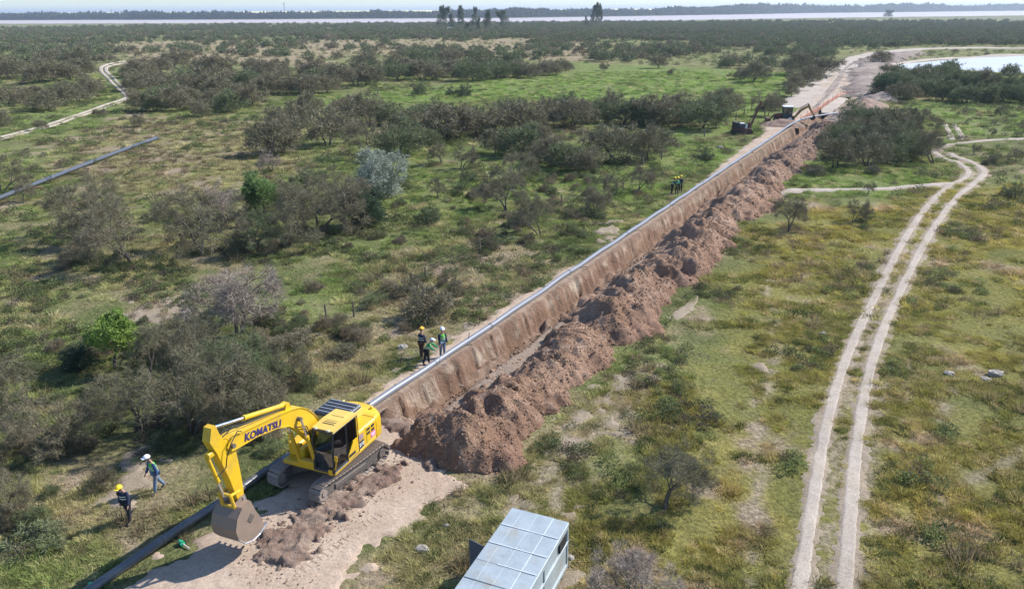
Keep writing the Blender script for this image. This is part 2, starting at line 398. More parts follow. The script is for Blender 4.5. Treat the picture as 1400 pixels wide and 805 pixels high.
# ------------------------------------------------------------------ vegetation colour of the plain (species patches, bare soil)
Z_GREEN = [(PP([(380, 146), (470, 128), (600, 118), (700, 108), (770, 100), (800, 88), (900, 90), (1120, 103), (1125, 118), (1075, 150), (1000, 170), (930, 160), (880, 140), (700, 133), (560, 140), (440, 160)]), 6.0, 1.0),
           (PP([(150, 95), (175, 100), (190, 130), (160, 160), (60, 180), (0, 190), (0, 165), (100, 145), (150, 135)]), 6.0, 0.7),
           (PP([(880, 190), (1010, 130), (1090, 120), (1060, 180), (1000, 215), (930, 262), (850, 290), (760, 250)]), 4.0, 0.85),
           (PP([(1050, 235), (1130, 215), (1300, 232), (1290, 262), (1180, 272), (1060, 262)]), 4.0, 0.8),
           (PP([(1230, 140), (1400, 140), (1600, 150), (1600, 195), (1400, 190), (1280, 196), (1200, 160)]), 6.0, 0.9),
           (PP([(380, 190), (620, 200), (840, 240), (760, 300), (600, 300), (400, 250)]), 6.0, 0.45),
           (PP([(-200, 330), (200, 380), (420, 330), (620, 330), (420, 420), (100, 430), (-200, 480)]), 6.0, 0.35),
           (PP([(1000, 360), (1060, 350), (1080, 400), (960, 480), (920, 520), (900, 500)]), 3.0, 0.5)]
Z_DRY = [(PP([(150, 58), (450, 54), (760, 52), (830, 60), (840, 84), (760, 84), (600, 74), (470, 74), (420, 92), (300, 86), (180, 84)]), 8.0, 1.0),
         (PP([(130, 150), (330, 165), (400, 165), (380, 230), (300, 250), (180, 262), (60, 232), (120, 190)]), 5.0, 0.75),
         (PP([(470, 400), (560, 340), (700, 330), (770, 350), (700, 420), (600, 470), (520, 520), (420, 560), (380, 480)]), 3.0, 0.8),
         (PP([(620, 655), (720, 600), (800, 540), (880, 495), (905, 520), (860, 600), (760, 690), (700, 700), (640, 805), (480, 805), (560, 720)]), 1.2, 0.95),
         (PP([(60, 340), (340, 350), (300, 400), (40, 420), (-100, 400)]), 3.0, 0.5),
         (PP([(-100, 560), (120, 600), (240, 520), (330, 560), (250, 720), (100, 805), (-100, 805)]), 3.0, 0.3)]
Z_OLIVE = [(PP([(930, 480), (1010, 300), (1300, 250), (1700, 250), (1700, 805), (1300, 900), (760, 900), (830, 640)]), 3.0, 1.0)]
STREAKS = [(PP(q), w) for q, w in (([(1315, 490), (1298, 540), (1275, 580), (1268, 620), (1290, 690), (1305, 760)], 0.35), ([(1047, 390), (1062, 440), (1060, 490), (1035, 560), (1040, 640), (1030, 720), (1022, 800)], 0.35),
    ([(1122, 830), (1136, 700), (1150, 590), (1166, 520), (1190, 455), (1222, 390), (1256, 330)], 0.30), ([(860, 520), (820, 580), (790, 640), (760, 690)], 0.6), ([(905, 500), (870, 560), (845, 610), (820, 660)], 0.35), ([(700, 700), (760, 640), (800, 560)], 0.5),
    ([(1245, 480), (1240, 540), (1235, 580)], 0.3), ([(1100, 805), (1112, 740), (1128, 640), (1146, 540), (1190, 440)], 0.5), ([(1172, 805), (1180, 690), (1190, 600), (1215, 500)], 0.45), ([(1400, 620), (1330, 660), (1300, 665)], 0.4), ([(420, 450), (480, 425), (540, 395)], 0.2))]
def streak(x, y):
    v = np.zeros(np.shape(x)); m = np.hypot(x, y) < 75
    if np.any(m):
        xm, ym = x[m], y[m]; w_ = (fbm(xm / 1.1, ym / 1.1, 3) - 0.5) * 0.9; vm = np.zeros(xm.shape)
        for pl, w in STREAKS: vm = np.maximum(vm, np.exp(-((seg_dist(xm + w_, ym + w_, pl, False)) / w) ** 2))
        v[m] = vm * sstep(0.34, 0.56, fbm(xm / 0.8 + 9, ym / 0.8, 3))
    return v
def zone(x, y, zs):
    s = np.zeros(np.shape(x))
    for poly, soft, w in zs:
        wx = (fbm(x / soft / 2, y / soft / 2, 3) - 0.5) * soft * 3
        s = np.maximum(s, w * sstep(-soft, soft, sdf(x + wx, y - wx, poly)))
    return s
def plain_colour(x, y):
    x = np.asarray(x, float); y = np.asarray(y, float); r = np.hypot(x, y)
    g = zone(x, y, Z_GREEN); d = zone(x, y, Z_DRY); o = zone(x, y, Z_OLIVE)
    n1 = fbm(x / 7, y / 7, 4); n2 = fbm(x / 1.6 + 40, y / 1.6, 3); n3 = fbm(x / 40 + 5, y / 40, 3); n4 = fbm(x / 3.1 + 90, y / 3.1 + 50, 3)
    def L(a, b, t): return np.asarray(a) * (1 - t[..., None]) + np.asarray(b) * t[..., None]
    c = L((0.115, 0.132, 0.055), (0.205, 0.225, 0.095), sstep(0.3, 0.7, n1 * 0.5 + n2 * 0.5))
    dry = np.clip(sstep(0.48, 0.72, n4 * 0.55 + n3 * 0.2 + n2 * 0.25 + d * 0.28 - g * 0.22 - o * 0.10), 0, 1)
    c = L(c, (0.165, 0.22, 0.07), g * (0.55 + 0.45 * sstep(0.3, 0.6, n1)))
    ol = L((0.20, 0.195, 0.065), (0.32, 0.275, 0.09), sstep(0.42, 0.66, n1 * 0.6 + n4 * 0.4))
    ol = L(ol, (0.18, 0.185, 0.07), sstep(0.5, 0.7, n3 * 0.5 + n1 * 0.5))
    c = c * (1 - o[..., None]) + ol * o[..., None]
    c = L(c, (0.30, 0.245, 0.155), dry * 0.8)
    bare = sstep(0.62, 0.74, n2 * 0.5 + n4 * 0.5 + 0.13 * d) * (1 - 0.6 * g)
    c = L(c, (0.33, 0.26, 0.205), bare * 0.8)
    c = L(c, (0.34, 0.285, 0.215), streak(x, y) * 0.85)
    far = np.clip((r - 700) / 500, 0, 1)
    c = L(c, (0.19, 0.20, 0.12), far * 0.8)
    return c

# ------------------------------------------------------------------ ground sheet (polar grid round the site, reaching past the horizon)
def make_ground():
    rr = [9.0]
    while rr[-1] < 40000: rr.append(rr[-1] * (1.0075 if rr[-1] < 900 else 1.03))
    rr = np.array(rr)
    a = np.concatenate([np.radians(np.arange(-180, -48, 6.0)), np.radians(np.arange(-48, 48.01, 0.3)), np.radians(np.arange(54, 180.1, 6.0))])
    A, R_ = np.meshgrid(a, rr)
    X = np.sin(A) * R_; Y = np.cos(A) * R_
    Z = hgt(X, Y)
    V = np.stack([X.ravel(), Y.ravel(), Z.ravel()], 1)
    F = grid_faces(len(rr), len(a))
    c = V[F].mean(1); s, t = to_st(c[:, 0], c[:, 1])
    cut = (s > -0.75) & (s < TR_END - 1) & (t > 0.26) & (t < 3.6)
    F = F[~cut]
    # close the middle under the camera
    n0 = len(V); V = np.vstack([V, [[0, 0, 0.0]]])
    me_col = plain_colour(V[:, 0], V[:, 1])
    me = np_mesh('ground', V, F, True, me_col)
    import bmesh
    bm = bmesh.new(); bm.from_mesh(me); bm.verts.ensure_lookup_table(); na = len(a)
    for j in range(na - 1):
        try: bm.faces.new((bm.verts[n0], bm.verts[j + 1], bm.verts[j]))
        except Exception: pass
    bm.to_mesh(me); bm.free()
    o = link('ground', me, M['ground']); tag(o, kind='structure'); return o
make_ground()

# ------------------------------------------------------------------ dirt sheets lying on the ground
def lift(x, y): return 0.03 + 0.0006 * np.hypot(x, y)
def strip(name, pts, w, mat, kind='structure', ragged=0.35, step=None, rut=0.0, edge=1.0, parent=None, ridge=0.0):
    P = np.array(catmull(pts, 24)); seg = np.hypot(*(P[1:] - P[:-1]).T); L = np.concatenate([[0], np.cumsum(seg)])
    s = [0.0]
    while s[-1] < L[-1]:
        x = np.interp(s[-1], L, P[:, 0]); y = np.interp(s[-1], L, P[:, 1]); s.append(s[-1] + (step or max(0.14, 0.006 * math.hypot(x, y))))
    s = np.array(s[:-1] + [L[-1]]); cx = np.interp(s, L, P[:, 0]); cy = np.interp(s, L, P[:, 1])
    tx = np.gradient(cx); ty = np.gradient(cy); tl = np.hypot(tx, ty) + 1e-9; nx, ny = ty / tl, -tx / tl
    W = np.interp(s / L[-1], np.linspace(0, 1, len(w)), w) if isinstance(w, (list, tuple)) else np.full(len(s), w)
    K = 15; q = np.linspace(-1, 1, K)
    T = q[None, :] * W[:, None] * 0.5 * (1 + ragged)
    X = cx[:, None] + nx[:, None] * T; Y = cy[:, None] + ny[:, None] * T
    sc = np.maximum(0.8, W[:, None] * 0.5)
    nz = 0.5 * fbm(X / sc * 0.5 + 3, Y / sc * 0.5, 3) + 0.5 * fbm(X / sc * 3.5 + 3, Y / sc * 3.5, 4)
    d = (1 + (nz - 0.5) * 2.2 * ragged) - np.abs(q)[None, :] * (1 + ragged)
    s_, t_ = to_st(X, Y); d = np.where((s_ > 0.4) & (s_ < TR_END), np.minimum(d, np.maximum(-(t_ + 0.42), t_ - 8.6) * 2), d)
    lf = lift(X, Y) * edge
    Z = hgt(X, Y) + np.where(d > 0, lf * sstep(0, 0.22, d), 0) - 0.06 * sstep(0.02, -0.25, d) - rut * sstep(0.2, 0.6, d)
    if ridge: Z = Z + ridge * np.maximum(0, np.sin(s[:, None] * 2 * math.pi / 0.26 + np.abs(q)[None, :] * 1.2)) ** 2 * sstep(0.1, 0.4, d) * (0.4 + fbm(X / 0.7, Y / 0.7, 2))
    endf = np.minimum(sstep(0, 1.0, s / sc[:, 0]), sstep(0, 1.0, (L[-1] - s) / sc[:, 0]))[:, None]
    Z = Z - 0.08 * (1 - endf) * (lf / 0.03)
    Z[:, 0] -= 0.3; Z[:, -1] -= 0.3
    V = np.stack([X.ravel(), Y.ravel(), Z.ravel()], 1)
    o = link(name, np_mesh(name, V, grid_faces(len(s), K), True), mat, parent); tag(o, kind=kind); return o
def pad(name, poly, mat, step=0.2, soft=0.8, mound=0.0, lump=0.0, kind='structure', rag=1.0, thr=0.0):
    poly = np.array(poly); x0, y0 = poly.min(0) - soft * 2; x1, y1 = poly.max(0) + soft * 2
    X, Y = np.meshgrid(np.arange(x0, x1, step), np.arange(y0, y1, step))
    d = sdf(X, Y, [tuple(p) for p in poly]) + (fbm(X / soft / 1.2, Y / soft / 1.2, 4) - 0.5) * soft * 3 * rag - thr
    s_, t_ = to_st(X, Y); d = np.where((s_ > 0.4) & (s_ < TR_END), np.minimum(d, np.maximum(-(t_ + 0.42), t_ - 8.6)), d)
    m = sstep(0, soft, d)
    Z = hgt(X, Y) + lift(X, Y) * sstep(0, 0.3, d) - 0.12 * sstep(0.0, -soft * 0.5, d)
    if mound or lump:
        Z = Z + m * (mound * (0.5 + fbm(X / 1.7, Y / 1.7, 2)) + lump * (0.55 * fbm(X / 0.5, Y / 0.5, 3) ** 1.5 + 0.45 * fbm(X / 0.2 + 5, Y / 0.2, 3) ** 2) * 1.6)
    V = np.stack([X.ravel(), Y.ravel(), Z.ravel()], 1); F = grid_faces(*X.shape)
    keep = (d.ravel()[F].max(1) > -soft * 0.4); F = F[keep]
    use = np.unique(F); mp = np.full(len(V), -1); mp[use] = np.arange(len(use)); V = V[use]; F = mp[F]
    o = link(name, np_mesh(name, V, F, True), mat); tag(o, kind=kind); return o

# working strip left of the pipe and the pad under the excavator
pad('dirt_pad', PP([(100, 830), (230, 760), (330, 695), (420, 640), (500, 575), (562, 572), (590, 600), (600, 630), (622, 660), (570, 715), (500, 780), (470, 840), (200, 900)]), M['sand'], 0.13, 0.7, rag=1.5, lump=0.05)
bench = [ax(s, t) for s, t in ((-2, -0.9), (20, -0.6), (40, -1.0), (60, -1.6), (80, -2.4), (100, -3.6), (120, -4.5), (140, -6.0))]
WORK = [ax(-2, -0.2), ax(-2, -1.0), ax(10, -1.2), ax(25, -1.0)] + PP([(858, 330), (905, 292), (966, 241), (1017, 201), (1044, 182), (1036, 174), (1060, 164), (1082, 156), (1103, 141), (1126, 114), (1140, 100)]) + [ax(215, 0.0), ax(172, 0.6), ax(125, 0.4), ax(110, -0.3)]
WORK_PAD = True
pad('working_strip', WORK, M['sand'], 0.3, 0.5, rag=0.8)
strip('dirt_road', PP([(1100, 150), (1112, 136), (1128, 118), (1143, 100), (1158, 87), (1180, 77), (1215, 71), (1262, 67.5), (1330, 66), (1400, 66), (1600, 66)]), [11, 11, 10, 9, 8, 8, 8, 8, 8, 8], M['road'], ragged=0.3)
pad('churned_soil', PP([(1155, 132), (1158, 105), (1172, 84), (1200, 76), (1235, 72), (1262, 73), (1232, 84), (1214, 92), (1206, 106), (1212, 120), (1205, 150), (1185, 150)]), M['greysoil'], 0.8, 3.0, mound=0.5, lump=0.3)
for pl_ in ([(1128, 130), (1146, 108), (1160, 92), (1184, 80), (1216, 73.5), (1262, 70)], [(1112, 150), (1140, 122), (1156, 98)], [(1172, 84), (1170, 100), (1178, 112)], [(1186, 80), (1186, 98), (1190, 112)]):
    strip('wheel_rut', PP(pl_), [1.0, 1.3, 1.2], M['greysoil'] if pl_[0][0] < 1150 else M['road'], ragged=0.7, edge=1.25)
strip('side_road', PP([(1158, 108), (1185, 110), (1205, 112)]), 5, M['road'])
strip('lagoon_beach', PP([(1212, 92), (1225, 87), (1270, 81.8), (1320, 78.4), (1372, 75.8), (1440, 74.5)]), [3, 2.5, 2.5, 2.5, 3.5, 4], M['road'], ragged=0.5)
# double wheel tracks on the right
RUT_L = [(1075, 900), (1092, 805), (1112, 680), (1128, 590), (1146, 520), (1168, 462), (1200, 395), (1232, 335), (1264, 288), (1296, 257), (1318, 245), (1323, 233), (1308, 222), (1291, 217), (1278, 208), (1290, 200), (1330, 195), (1400, 191), (1600, 186)]
RUT_R = [(1150, 900), (1155, 805), (1163, 690), (1172, 600), (1188, 510), (1213, 435), (1246, 365), (1280, 307), (1312, 268), (1338, 247), (1345, 234), (1328, 222), (1308, 216), (1296, 208)]
for nm_, pl_ in (('track_verge', RUT_L[:17]), ('track_verge', RUT_R)):
    strip(nm_, PP(pl_), [1.15, 1.1, 1.1, 1.15, 1.2, 1.3, 1.4, 1.6], M['tan'], ragged=1.1, edge=0.55)
strip('wheel_track', PP(RUT_L), [0.62, 0.6, 0.6, 0.62, 0.62, 0.66, 0.75, 1.0, 1.6, 2.4], M['rut'], ragged=0.38)
strip('wheel_track', PP(RUT_R), [0.62, 0.6, 0.6, 0.65, 0.7, 0.8, 1.0], M['rut'], ragged=0.38)
strip('footpath', PP([(1045, 268), (1075, 262), (1180, 261), (1250, 257), (1310, 253)]), [4.0, 1.8, 1.2, 1.3, 1.8], M['rut'], ragged=0.6, edge=1.3)
strip('footpath', PP([(1291, 170), (1297, 180), (1302, 192)]), 0.9, M['rut'], ragged=0.5)
strip('footpath', PP([(1303, 169), (1311, 180), (1316, 192)]), 0.9, M['rut'], ragged=0.5)
strip('footpath', PP([(955, 400), (938, 422), (915, 440)]), [0.2, 0.6, 0.9], M['tan'], ragged=1.3, edge=0.6)
for pl in ([(-160, 215), (-60, 200), (0, 187), (57, 171), (114, 154), (143, 144), (171, 134.5), (167, 126), (151, 111), (138, 97), (143, 89), (172, 84)],
           [(-160, 220), (-60, 204), (0, 190.5), (57, 174.5), (114, 157), (150, 145.5), (175, 136), (174, 126), (158, 110), (145, 97), (150, 90), (176, 86)]):
    strip('wheel_track', PP(pl), [0.8, 0.8, 0.8, 0.9, 1.0, 1.2, 1.3, 1.6], M['rut'], ragged=0.5)
strip('footpath', PP([(300, 262), (340, 258)]), 0.5, M['rut'])
pad('bare_patch', PP([(760, 560), (835, 510), (880, 520), (850, 570), (800, 640), (740, 670), (720, 640)]), M['tan'], 0.16, 0.7, rag=2.4, thr=0.75)
pad('bare_patch', PP([(535, 490), (590, 462), (680, 428), (660, 445), (600, 485), (548, 520)]), M['tan'], 0.15, 0.6, rag=2.0, thr=0.45)
pad('bare_patch', PP([(1010, 520), (1060, 400), (1075, 450), (1050, 560)]), M['tan'], 0.2, 0.7, rag=2.4, thr=1.6)
pad('bare_patch', PP([(180, 400), (300, 380), (330, 430), (200, 470), (40, 440)]), M['tan'], 0.2, 0.7, rag=2.6, thr=2.6)
pad('bare_patch', PP([(180, 560), (260, 530), (280, 590), (240, 700), (120, 740), (60, 700)]), M['tan'], 0.16, 0.5, rag=2.8, thr=1.9)
pad('bare_patch', PP([(790, 300), (850, 300), (850, 330), (800, 330)]), M['tan'], 0.25, 0.8, rag=2.5, lump=0.15, thr=1.0)
for pl_ in ([(390, 800), (470, 742), (545, 690), (600, 655)], [(330, 800), (400, 752), (450, 730)], [(545, 600), (575, 583)]):
    strip('tread_marks', PP(pl_), 0.55, M['tread'], ragged=0.5, step=0.05, ridge=0.055, edge=1.1)
pad('bare_patch', PP([(700, 690), (705, 672), (790, 690), (800, 760), (785, 805), (770, 800)]), M['tan'], 0.14, 0.5, rag=2.4, thr=0.35)
pad('loose_soil', PP([(352, 775), (352, 735), (420, 690), (480, 655), (530, 632), (560, 640), (548, 665), (500, 690), (450, 730), (430, 770), (380, 790)]), M['clods'], 0.07, 0.35, mound=0.02, lump=0.34, rag=2.0, thr=0.15)
pad('loose_soil', PP([(508, 566), (548, 572), (592, 604), (604, 652), (575, 640), (548, 600), (520, 590)]), M['clods'], 0.1, 0.3, mound=0.05, lump=0.3)

# ------------------------------------------------------------------ trench and spoil heap
def trench_mesh():
    s = [-1.8]
    while s[-1] < TR_END + 3: s.append(s[-1] + max(0.07, 0.0035 * (s[-1] + 18)))
    s = np.array(s); t = np.concatenate([np.linspace(-0.6, 0.3, 4)[:-1], np.linspace(0.3, 1.3, 18), np.linspace(1.4, 2.7, 12), np.linspace(2.75, 3.5, 9), np.linspace(3.6, 5.2, 7)])
    S, T = np.meshgrid(s, t, indexing='ij')
    lipw = (fbm(S / 1.7, S * 0, 3) - 0.5) * 0.45 + (vnoise(S / 0.45 + 7, S * 0 + 3) - 0.5) * 0.12
    scal = (np.abs(((S * 1.1 + fbm(S / 2, T, 2) * 1.6) % 1.0) - 0.5) * 2)
    sw = (S + 0.22 * T + 0.5 * fbm(S / 4, S * 0, 2)) / 1.05; ki = np.floor(sw).astype(int); uu = sw - ki
    r1 = np.random.RandomState(21).rand(400)[ki % 400]; r2 = np.random.RandomState(22).rand(400)[(ki + 7) % 400]
    swath = (r1 - 0.5) * 0.26 + (uu - 0.5) * (r2 - 0.5) * 0.18 + 0.035 * np.abs(np.sin(5 * math.pi * uu)) * (r2 > 0.25)
    depth = 1.65 * sstep(-0.3, 1.5, S + (fbm(S, T, 2) - .5)) * sstep(TR_END + 1, TR_END - 5, S)
    w1 = sstep(0.40, 1.30, T + lipw * sstep(0, 0.5, T) - swath * sstep(0.42, 0.6, T) - 0.05 * scal * sstep(0.4, 0.7, T))
    w2 = sstep(3.45, 2.75, T + (fbm(S / 1.3 + 9, S * 0 + 5, 3) - 0.5) * 0.5)
    Z = -depth * np.minimum(w1, w2)
    fl = np.minimum(w1, w2)
    Z += (fbm(S / 0.9, T / 0.5, 4) - 0.5) * 0.42 * sstep(0.3, 1.0, fl) + (fbm(S / 0.35, T / 0.9 + 7, 3) - 0.5) * 0.10 * sstep(0.05, 0.3, fl)
    # slumped soil at the foot of the wall
    Z += (fbm(S / 0.45 + 11, T / 0.3, 4) - 0.5) * 0.42 * sstep(0.15, 0.5, fl) * sstep(1.0, 0.8, fl) * sstep(0.35, 0.6, fbm(S / 2.5, T + 20, 2))
    Z += 0.55 * sstep(0.46, 0.72, fbm(S / 2.2 + 4, T / 0.8, 3)) * np.exp(-((T - 1.35) / 0.35) ** 2) * sstep(0.6, 1, fl)
    Z += (fbm(S / 0.6, T / 0.6, 3) - 0.5) * 0.10 * sstep(3.3, 3.8, T)
    X = AX_O[0] + AX_D[0] * S + AX_N[0] * T; Y = AX_O[1] + AX_D[1] * S + AX_N[1] * T
    ed = sstep(-0.62, -0.2, T + (fbm(S / 0.8, T, 2) - .5) * 0.4) * sstep(5.2, 4.8, T) * sstep(-1.8, -1.3, S) * sstep(TR_END + 3, TR_END + 1, S)
    Z = Z + hgt(X, Y) + lift(X, Y) * 1.3 * ed - 0.08 * (1 - ed) - 0.001 * S
    # colours: pale scraped clay, redder subsoil below, brown floor, dark streaks
    n = fbm(S / 1.3 + 20, T / 0.35, 4); n2 = fbm(S / 0.4, T / 1.6 + 8, 3)
    c = np.zeros(S.shape + (3,))
    def L(a, b, q): return np.asarray(a) * (1 - q[..., None]) + np.asarray(b) * q[..., None]
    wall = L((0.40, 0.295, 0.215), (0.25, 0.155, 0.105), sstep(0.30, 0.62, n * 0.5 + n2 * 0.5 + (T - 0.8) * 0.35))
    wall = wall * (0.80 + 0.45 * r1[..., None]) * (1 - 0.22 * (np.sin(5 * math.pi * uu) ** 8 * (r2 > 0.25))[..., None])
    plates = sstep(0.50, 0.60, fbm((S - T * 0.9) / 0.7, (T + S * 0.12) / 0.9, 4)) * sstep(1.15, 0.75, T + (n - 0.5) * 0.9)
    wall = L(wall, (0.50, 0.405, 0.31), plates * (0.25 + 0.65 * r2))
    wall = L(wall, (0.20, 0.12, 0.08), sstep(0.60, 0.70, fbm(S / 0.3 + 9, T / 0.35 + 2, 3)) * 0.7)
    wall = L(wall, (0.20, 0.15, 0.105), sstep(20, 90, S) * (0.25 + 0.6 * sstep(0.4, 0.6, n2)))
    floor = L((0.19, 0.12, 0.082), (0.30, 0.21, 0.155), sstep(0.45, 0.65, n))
    wall = L(wall, (0.20, 0.122, 0.08), sstep(0.75, 1.15, T + (n - 0.5) * 0.8) * 0.75)  # brown soil at the wall foot, with shade of the trench bottom painted in
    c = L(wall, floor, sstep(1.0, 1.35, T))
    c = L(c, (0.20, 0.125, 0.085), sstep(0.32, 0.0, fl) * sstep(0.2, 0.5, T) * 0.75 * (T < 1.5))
    c = L(c, (0.36, 0.28, 0.21), sstep(3.2, 3.6, T) * 0.8)
    c = L(c, (0.36, 0.28, 0.215), sstep(0.4, 0.2, T))
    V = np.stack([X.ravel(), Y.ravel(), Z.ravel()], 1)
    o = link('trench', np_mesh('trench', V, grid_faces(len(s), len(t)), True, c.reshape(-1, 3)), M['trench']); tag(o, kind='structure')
trench_mesh()
_pr = np.random.RandomState(5)
PILES = []
_s = -0.6
while _s < 118:
    PILES.append((_s, 6.25 + _pr.uniform(-0.65, 0.65) - (0.5 if _s > 35 else 0), _pr.uniform(1.15, 2.05) * (1.0 if _s < 60 else 0.85), _pr.uniform(0.64, 0.80)))
    _s += _pr.uniform(1.2, 2.9)
def spoil_h(S, T):
    z = np.zeros(np.shape(S)); wx = (fbm(S / 1.4, T / 1.4, 3) - 0.5); wy = (fbm(S / 1.1 + 40, T / 1.1 + 3, 3) - 0.5)
    for ps, pt, ph, sl_ in PILES:
        m = np.abs(S - ps) < 4
        d = np.hypot((S[m] - ps) * (0.7 + 0.5 * (pt % 0.37) / 0.37) + wx[m] * 2.6, (T[m] - pt) * 0.92 + wy[m] * 1.8)
        z[m] = np.maximum(z[m], ph + 0.12 - sl_ * np.sqrt(d * d + 0.06))
    z = np.maximum(z, 0)
    rid = 1 - np.abs(2 * fbm(S / 0.9 + 3, T / 0.5 + 4, 4) - 1) * 2
    z = z + sstep(0, 0.4, z) * ((fbm(S / 1.0 + T * 0.3, T / 1.3, 4) - 0.5) * 0.32 + (fbm(S / 0.22, T / 0.22, 3) - 0.5) * 0.17 + rid * 0.06)
    return np.maximum(z, 0)
def spoil_mesh():
    s = [-4.2]
    while s[-1] < 122: s.append(s[-1] + max(0.085, 0.0032 * (s[-1] + 26)))
    s = np.array(s); t = np.arange(3.3, 10.2, 0.085)
    S, T = np.meshgrid(s, t, indexing='ij')
    z = spoil_h(S, T)
    X = AX_O[0] + AX_D[0] * S + AX_N[0] * T; Y = AX_O[1] + AX_D[1] * S + AX_N[1] * T
    rag = (fbm(S / 0.8, T / 0.8, 4) - 0.5) * 0.25
    Z = hgt(X, Y) + np.where(z > 0.04, z + 0.03, -0.10 + rag * 0.45 * sstep(3.6, 4.0, T) * sstep(9.8, 9.0, T)) + 0.0006 * (S > 40) * S
    n = fbm(S / 2.2, T / 1.2, 4); n2 = fbm(S / 0.6, T / 0.6 + 5, 3)
    def L(a, b, q): return np.asarray(a) * (1 - q[..., None]) + np.asarray(b) * q[..., None]
    c = L((0.245, 0.148, 0.095), (0.335, 0.215, 0.145), sstep(0.35, 0.65, n))
    c = L(c, (0.20, 0.112, 0.074), sstep(8, -2, S) * 0.7 * sstep(0.3, 0.6, n2))
    c = L(c, (0.42, 0.31, 0.235), sstep(0.58, 0.72, n2) * 0.5)
    c = L(c, (0.235, 0.135, 0.09), sstep(7.0, 8.8, T) * 0.6)
    c = L(c, (0.20, 0.145, 0.115), sstep(50, 95, S) * 0.6)
    V = np.stack([X.ravel(), Y.ravel(), Z.ravel()], 1); F = grid_faces(len(s), len(t))
    keep = (Z - hgt(X, Y)).ravel()[F].max(1) > -0.05; F = F[keep]
    o = link('spoil_heap', np_mesh('spoil_heap', V, F, True, c.reshape(-1, 3)), M['spoil']); tag(o, kind='structure')
spoil_mesh()
# soil heaps by the far end of the trench
def soil_pile(name, x, y, rx, ry, h, mat, rz=0.0):
    n = 44; X, Y = np.meshgrid(np.linspace(-1.25, 1.25, n), np.linspace(-1.25, 1.25, n))
    d = np.hypot(X, Y) + (fbm(X * 2 + x, Y * 2 + y, 4) - 0.5) * 0.5
    Z = h * np.clip(1 - d, 0, 1) ** 0.85 + (fbm(X * 6, Y * 6 + x, 3) - 0.5) * 0.25 * h * (d < 0.95) - 0.25 * sstep(0.95, 1.1, d)
    c, s_ = math.cos(rz), math.sin(rz); XX = x + (X * rx) * c - (Y * ry) * s_; YY = y + (X * rx) * s_ + (Y * ry) * c
    V = np.stack([XX.ravel(), YY.ravel(), (Z + hgt(XX, YY) + 0.03).ravel()], 1)
    F = grid_faces(n, n); F = F[d.ravel()[F].min(1) < 1.02]
    o = link(name, np_mesh(name, V, F, True), mat); tag(o, kind='structure'); return o
px_, py_ = gp(1068, 172); soil_pile('soil_pile', px_, py_, 4.2, 2.2, 1.3, M['clods'], 0.15)
px_, py_ = gp(1125, 160)
px_, py_ = ax(128, 8.0); soil_pile('soil_pile', px_, py_, 4.5, 8, 1.7, M['greysoil'], -0.5)
px_, py_ = ax(146, 8.6); soil_pile('soil_pile', px_, py_, 4.5, 9, 2.0, M['clods'], -0.5)
px_, py_ = ax(163, 9.5); soil_pile('soil_pile', px_, py_, 4.0, 7, 1.8, M['greysoil'], -0.5)

# water
def poly_sheet(name, poly, z, mat):
    me = bpy.data.meshes.new(name); me.from_pydata([(x, y, z) for x, y in poly], [], [tuple(range(len(poly)))]); me.update()
    o = link(name, me, mat); tag(o, kind='structure')
def grow(poly, k):
    c = np.mean(poly, 0); return [tuple(c + (np.array(p) - c) * k) for p in poly]
poly_sheet('lagoon', grow(LAGOON, 1.06), -0.42, M['lagoon'])
poly_sheet('river', [(-30000, 900), (-3000, 900), (1500, 900), (4000, 2500), (12000, 6000), (30000, 30000), (-30000, 30000)], -2.2, M['river'])
FAR = PP([(-400, 28.5), (0, 27.3), (350, 26.2), (700, 24), (860, 21.8), (1000, 19.6)]) + [gp(1100, 17.8), gp(1250, 16.2), gp(1400, 14.6), gp(1700, 11.3)]
V = []; F = []
for i, (x, y) in enumerate(FAR):
    L = math.hypot(x, y); V += [(x, y, -2.6), (x * (1 + 60 / L), y * (1 + 60 / L), 0.5), (x * 1.0 + x / L * 38000, y + y / L * 38000, 1.0)]
    if i: b = 3 * i; F += [(b - 3, b, b + 1, b - 2), (b - 2, b + 1, b + 2, b - 1)]
me = bpy.data.meshes.new('far_shore'); me.from_pydata(V, [], F); me.update()
a_ = me.attributes.new('gcol', 'FLOAT_COLOR', 'POINT'); a_.data.foreach_set('color', [0.08, 0.10, 0.06, 1.0] * len(V))
tag(link('far_shore', me, M['ground']), kind='structure')

# ------------------------------------------------------------------ excavator
def headz(a): return math.atan2(-math.cos(a), -math.sin(a))
EX_T, EX_U = 0.535, 0.392
EXC = (-7.93, 28.75)
def text_mesh(s, size, bold=0.012, ext=0.008):
    cu = bpy.data.curves.new('lettering', 'FONT'); cu.body = s; cu.size = size; cu.extrude = ext; cu.offset = bold; cu.align_x = 'CENTER'; cu.align_y = 'CENTER'; cu.resolution_u = 2
    o = bpy.data.objects.new('lettering', cu)
    COL.objects.link(o); dg = bpy.context.evaluated_depsgraph_get()
    me = bpy.data.meshes.new_from_object(o.evaluated_get(dg)); bpy.data.objects.remove(o); bpy.data.curves.remove(cu)
    me.materials.clear(); return me
def place_text(s, size, name, mat, parent, origin, xdir, ydir, RU, bold=0.012, sx=1.0):
    me = text_mesh(s, size, bold); x = Vector(xdir).normalized(); y = Vector(ydir).normalized(); z = x.cross(y)
    Mx = RU @ Matrix(((x.x * sx, y.x, z.x, origin[0]), (x.y * sx, y.y, z.y, origin[1]), (x.z * sx, y.z, z.z, origin[2]), (0, 0, 0, 1)))
    me.transform(Mx); return link(name, me, mat, parent)
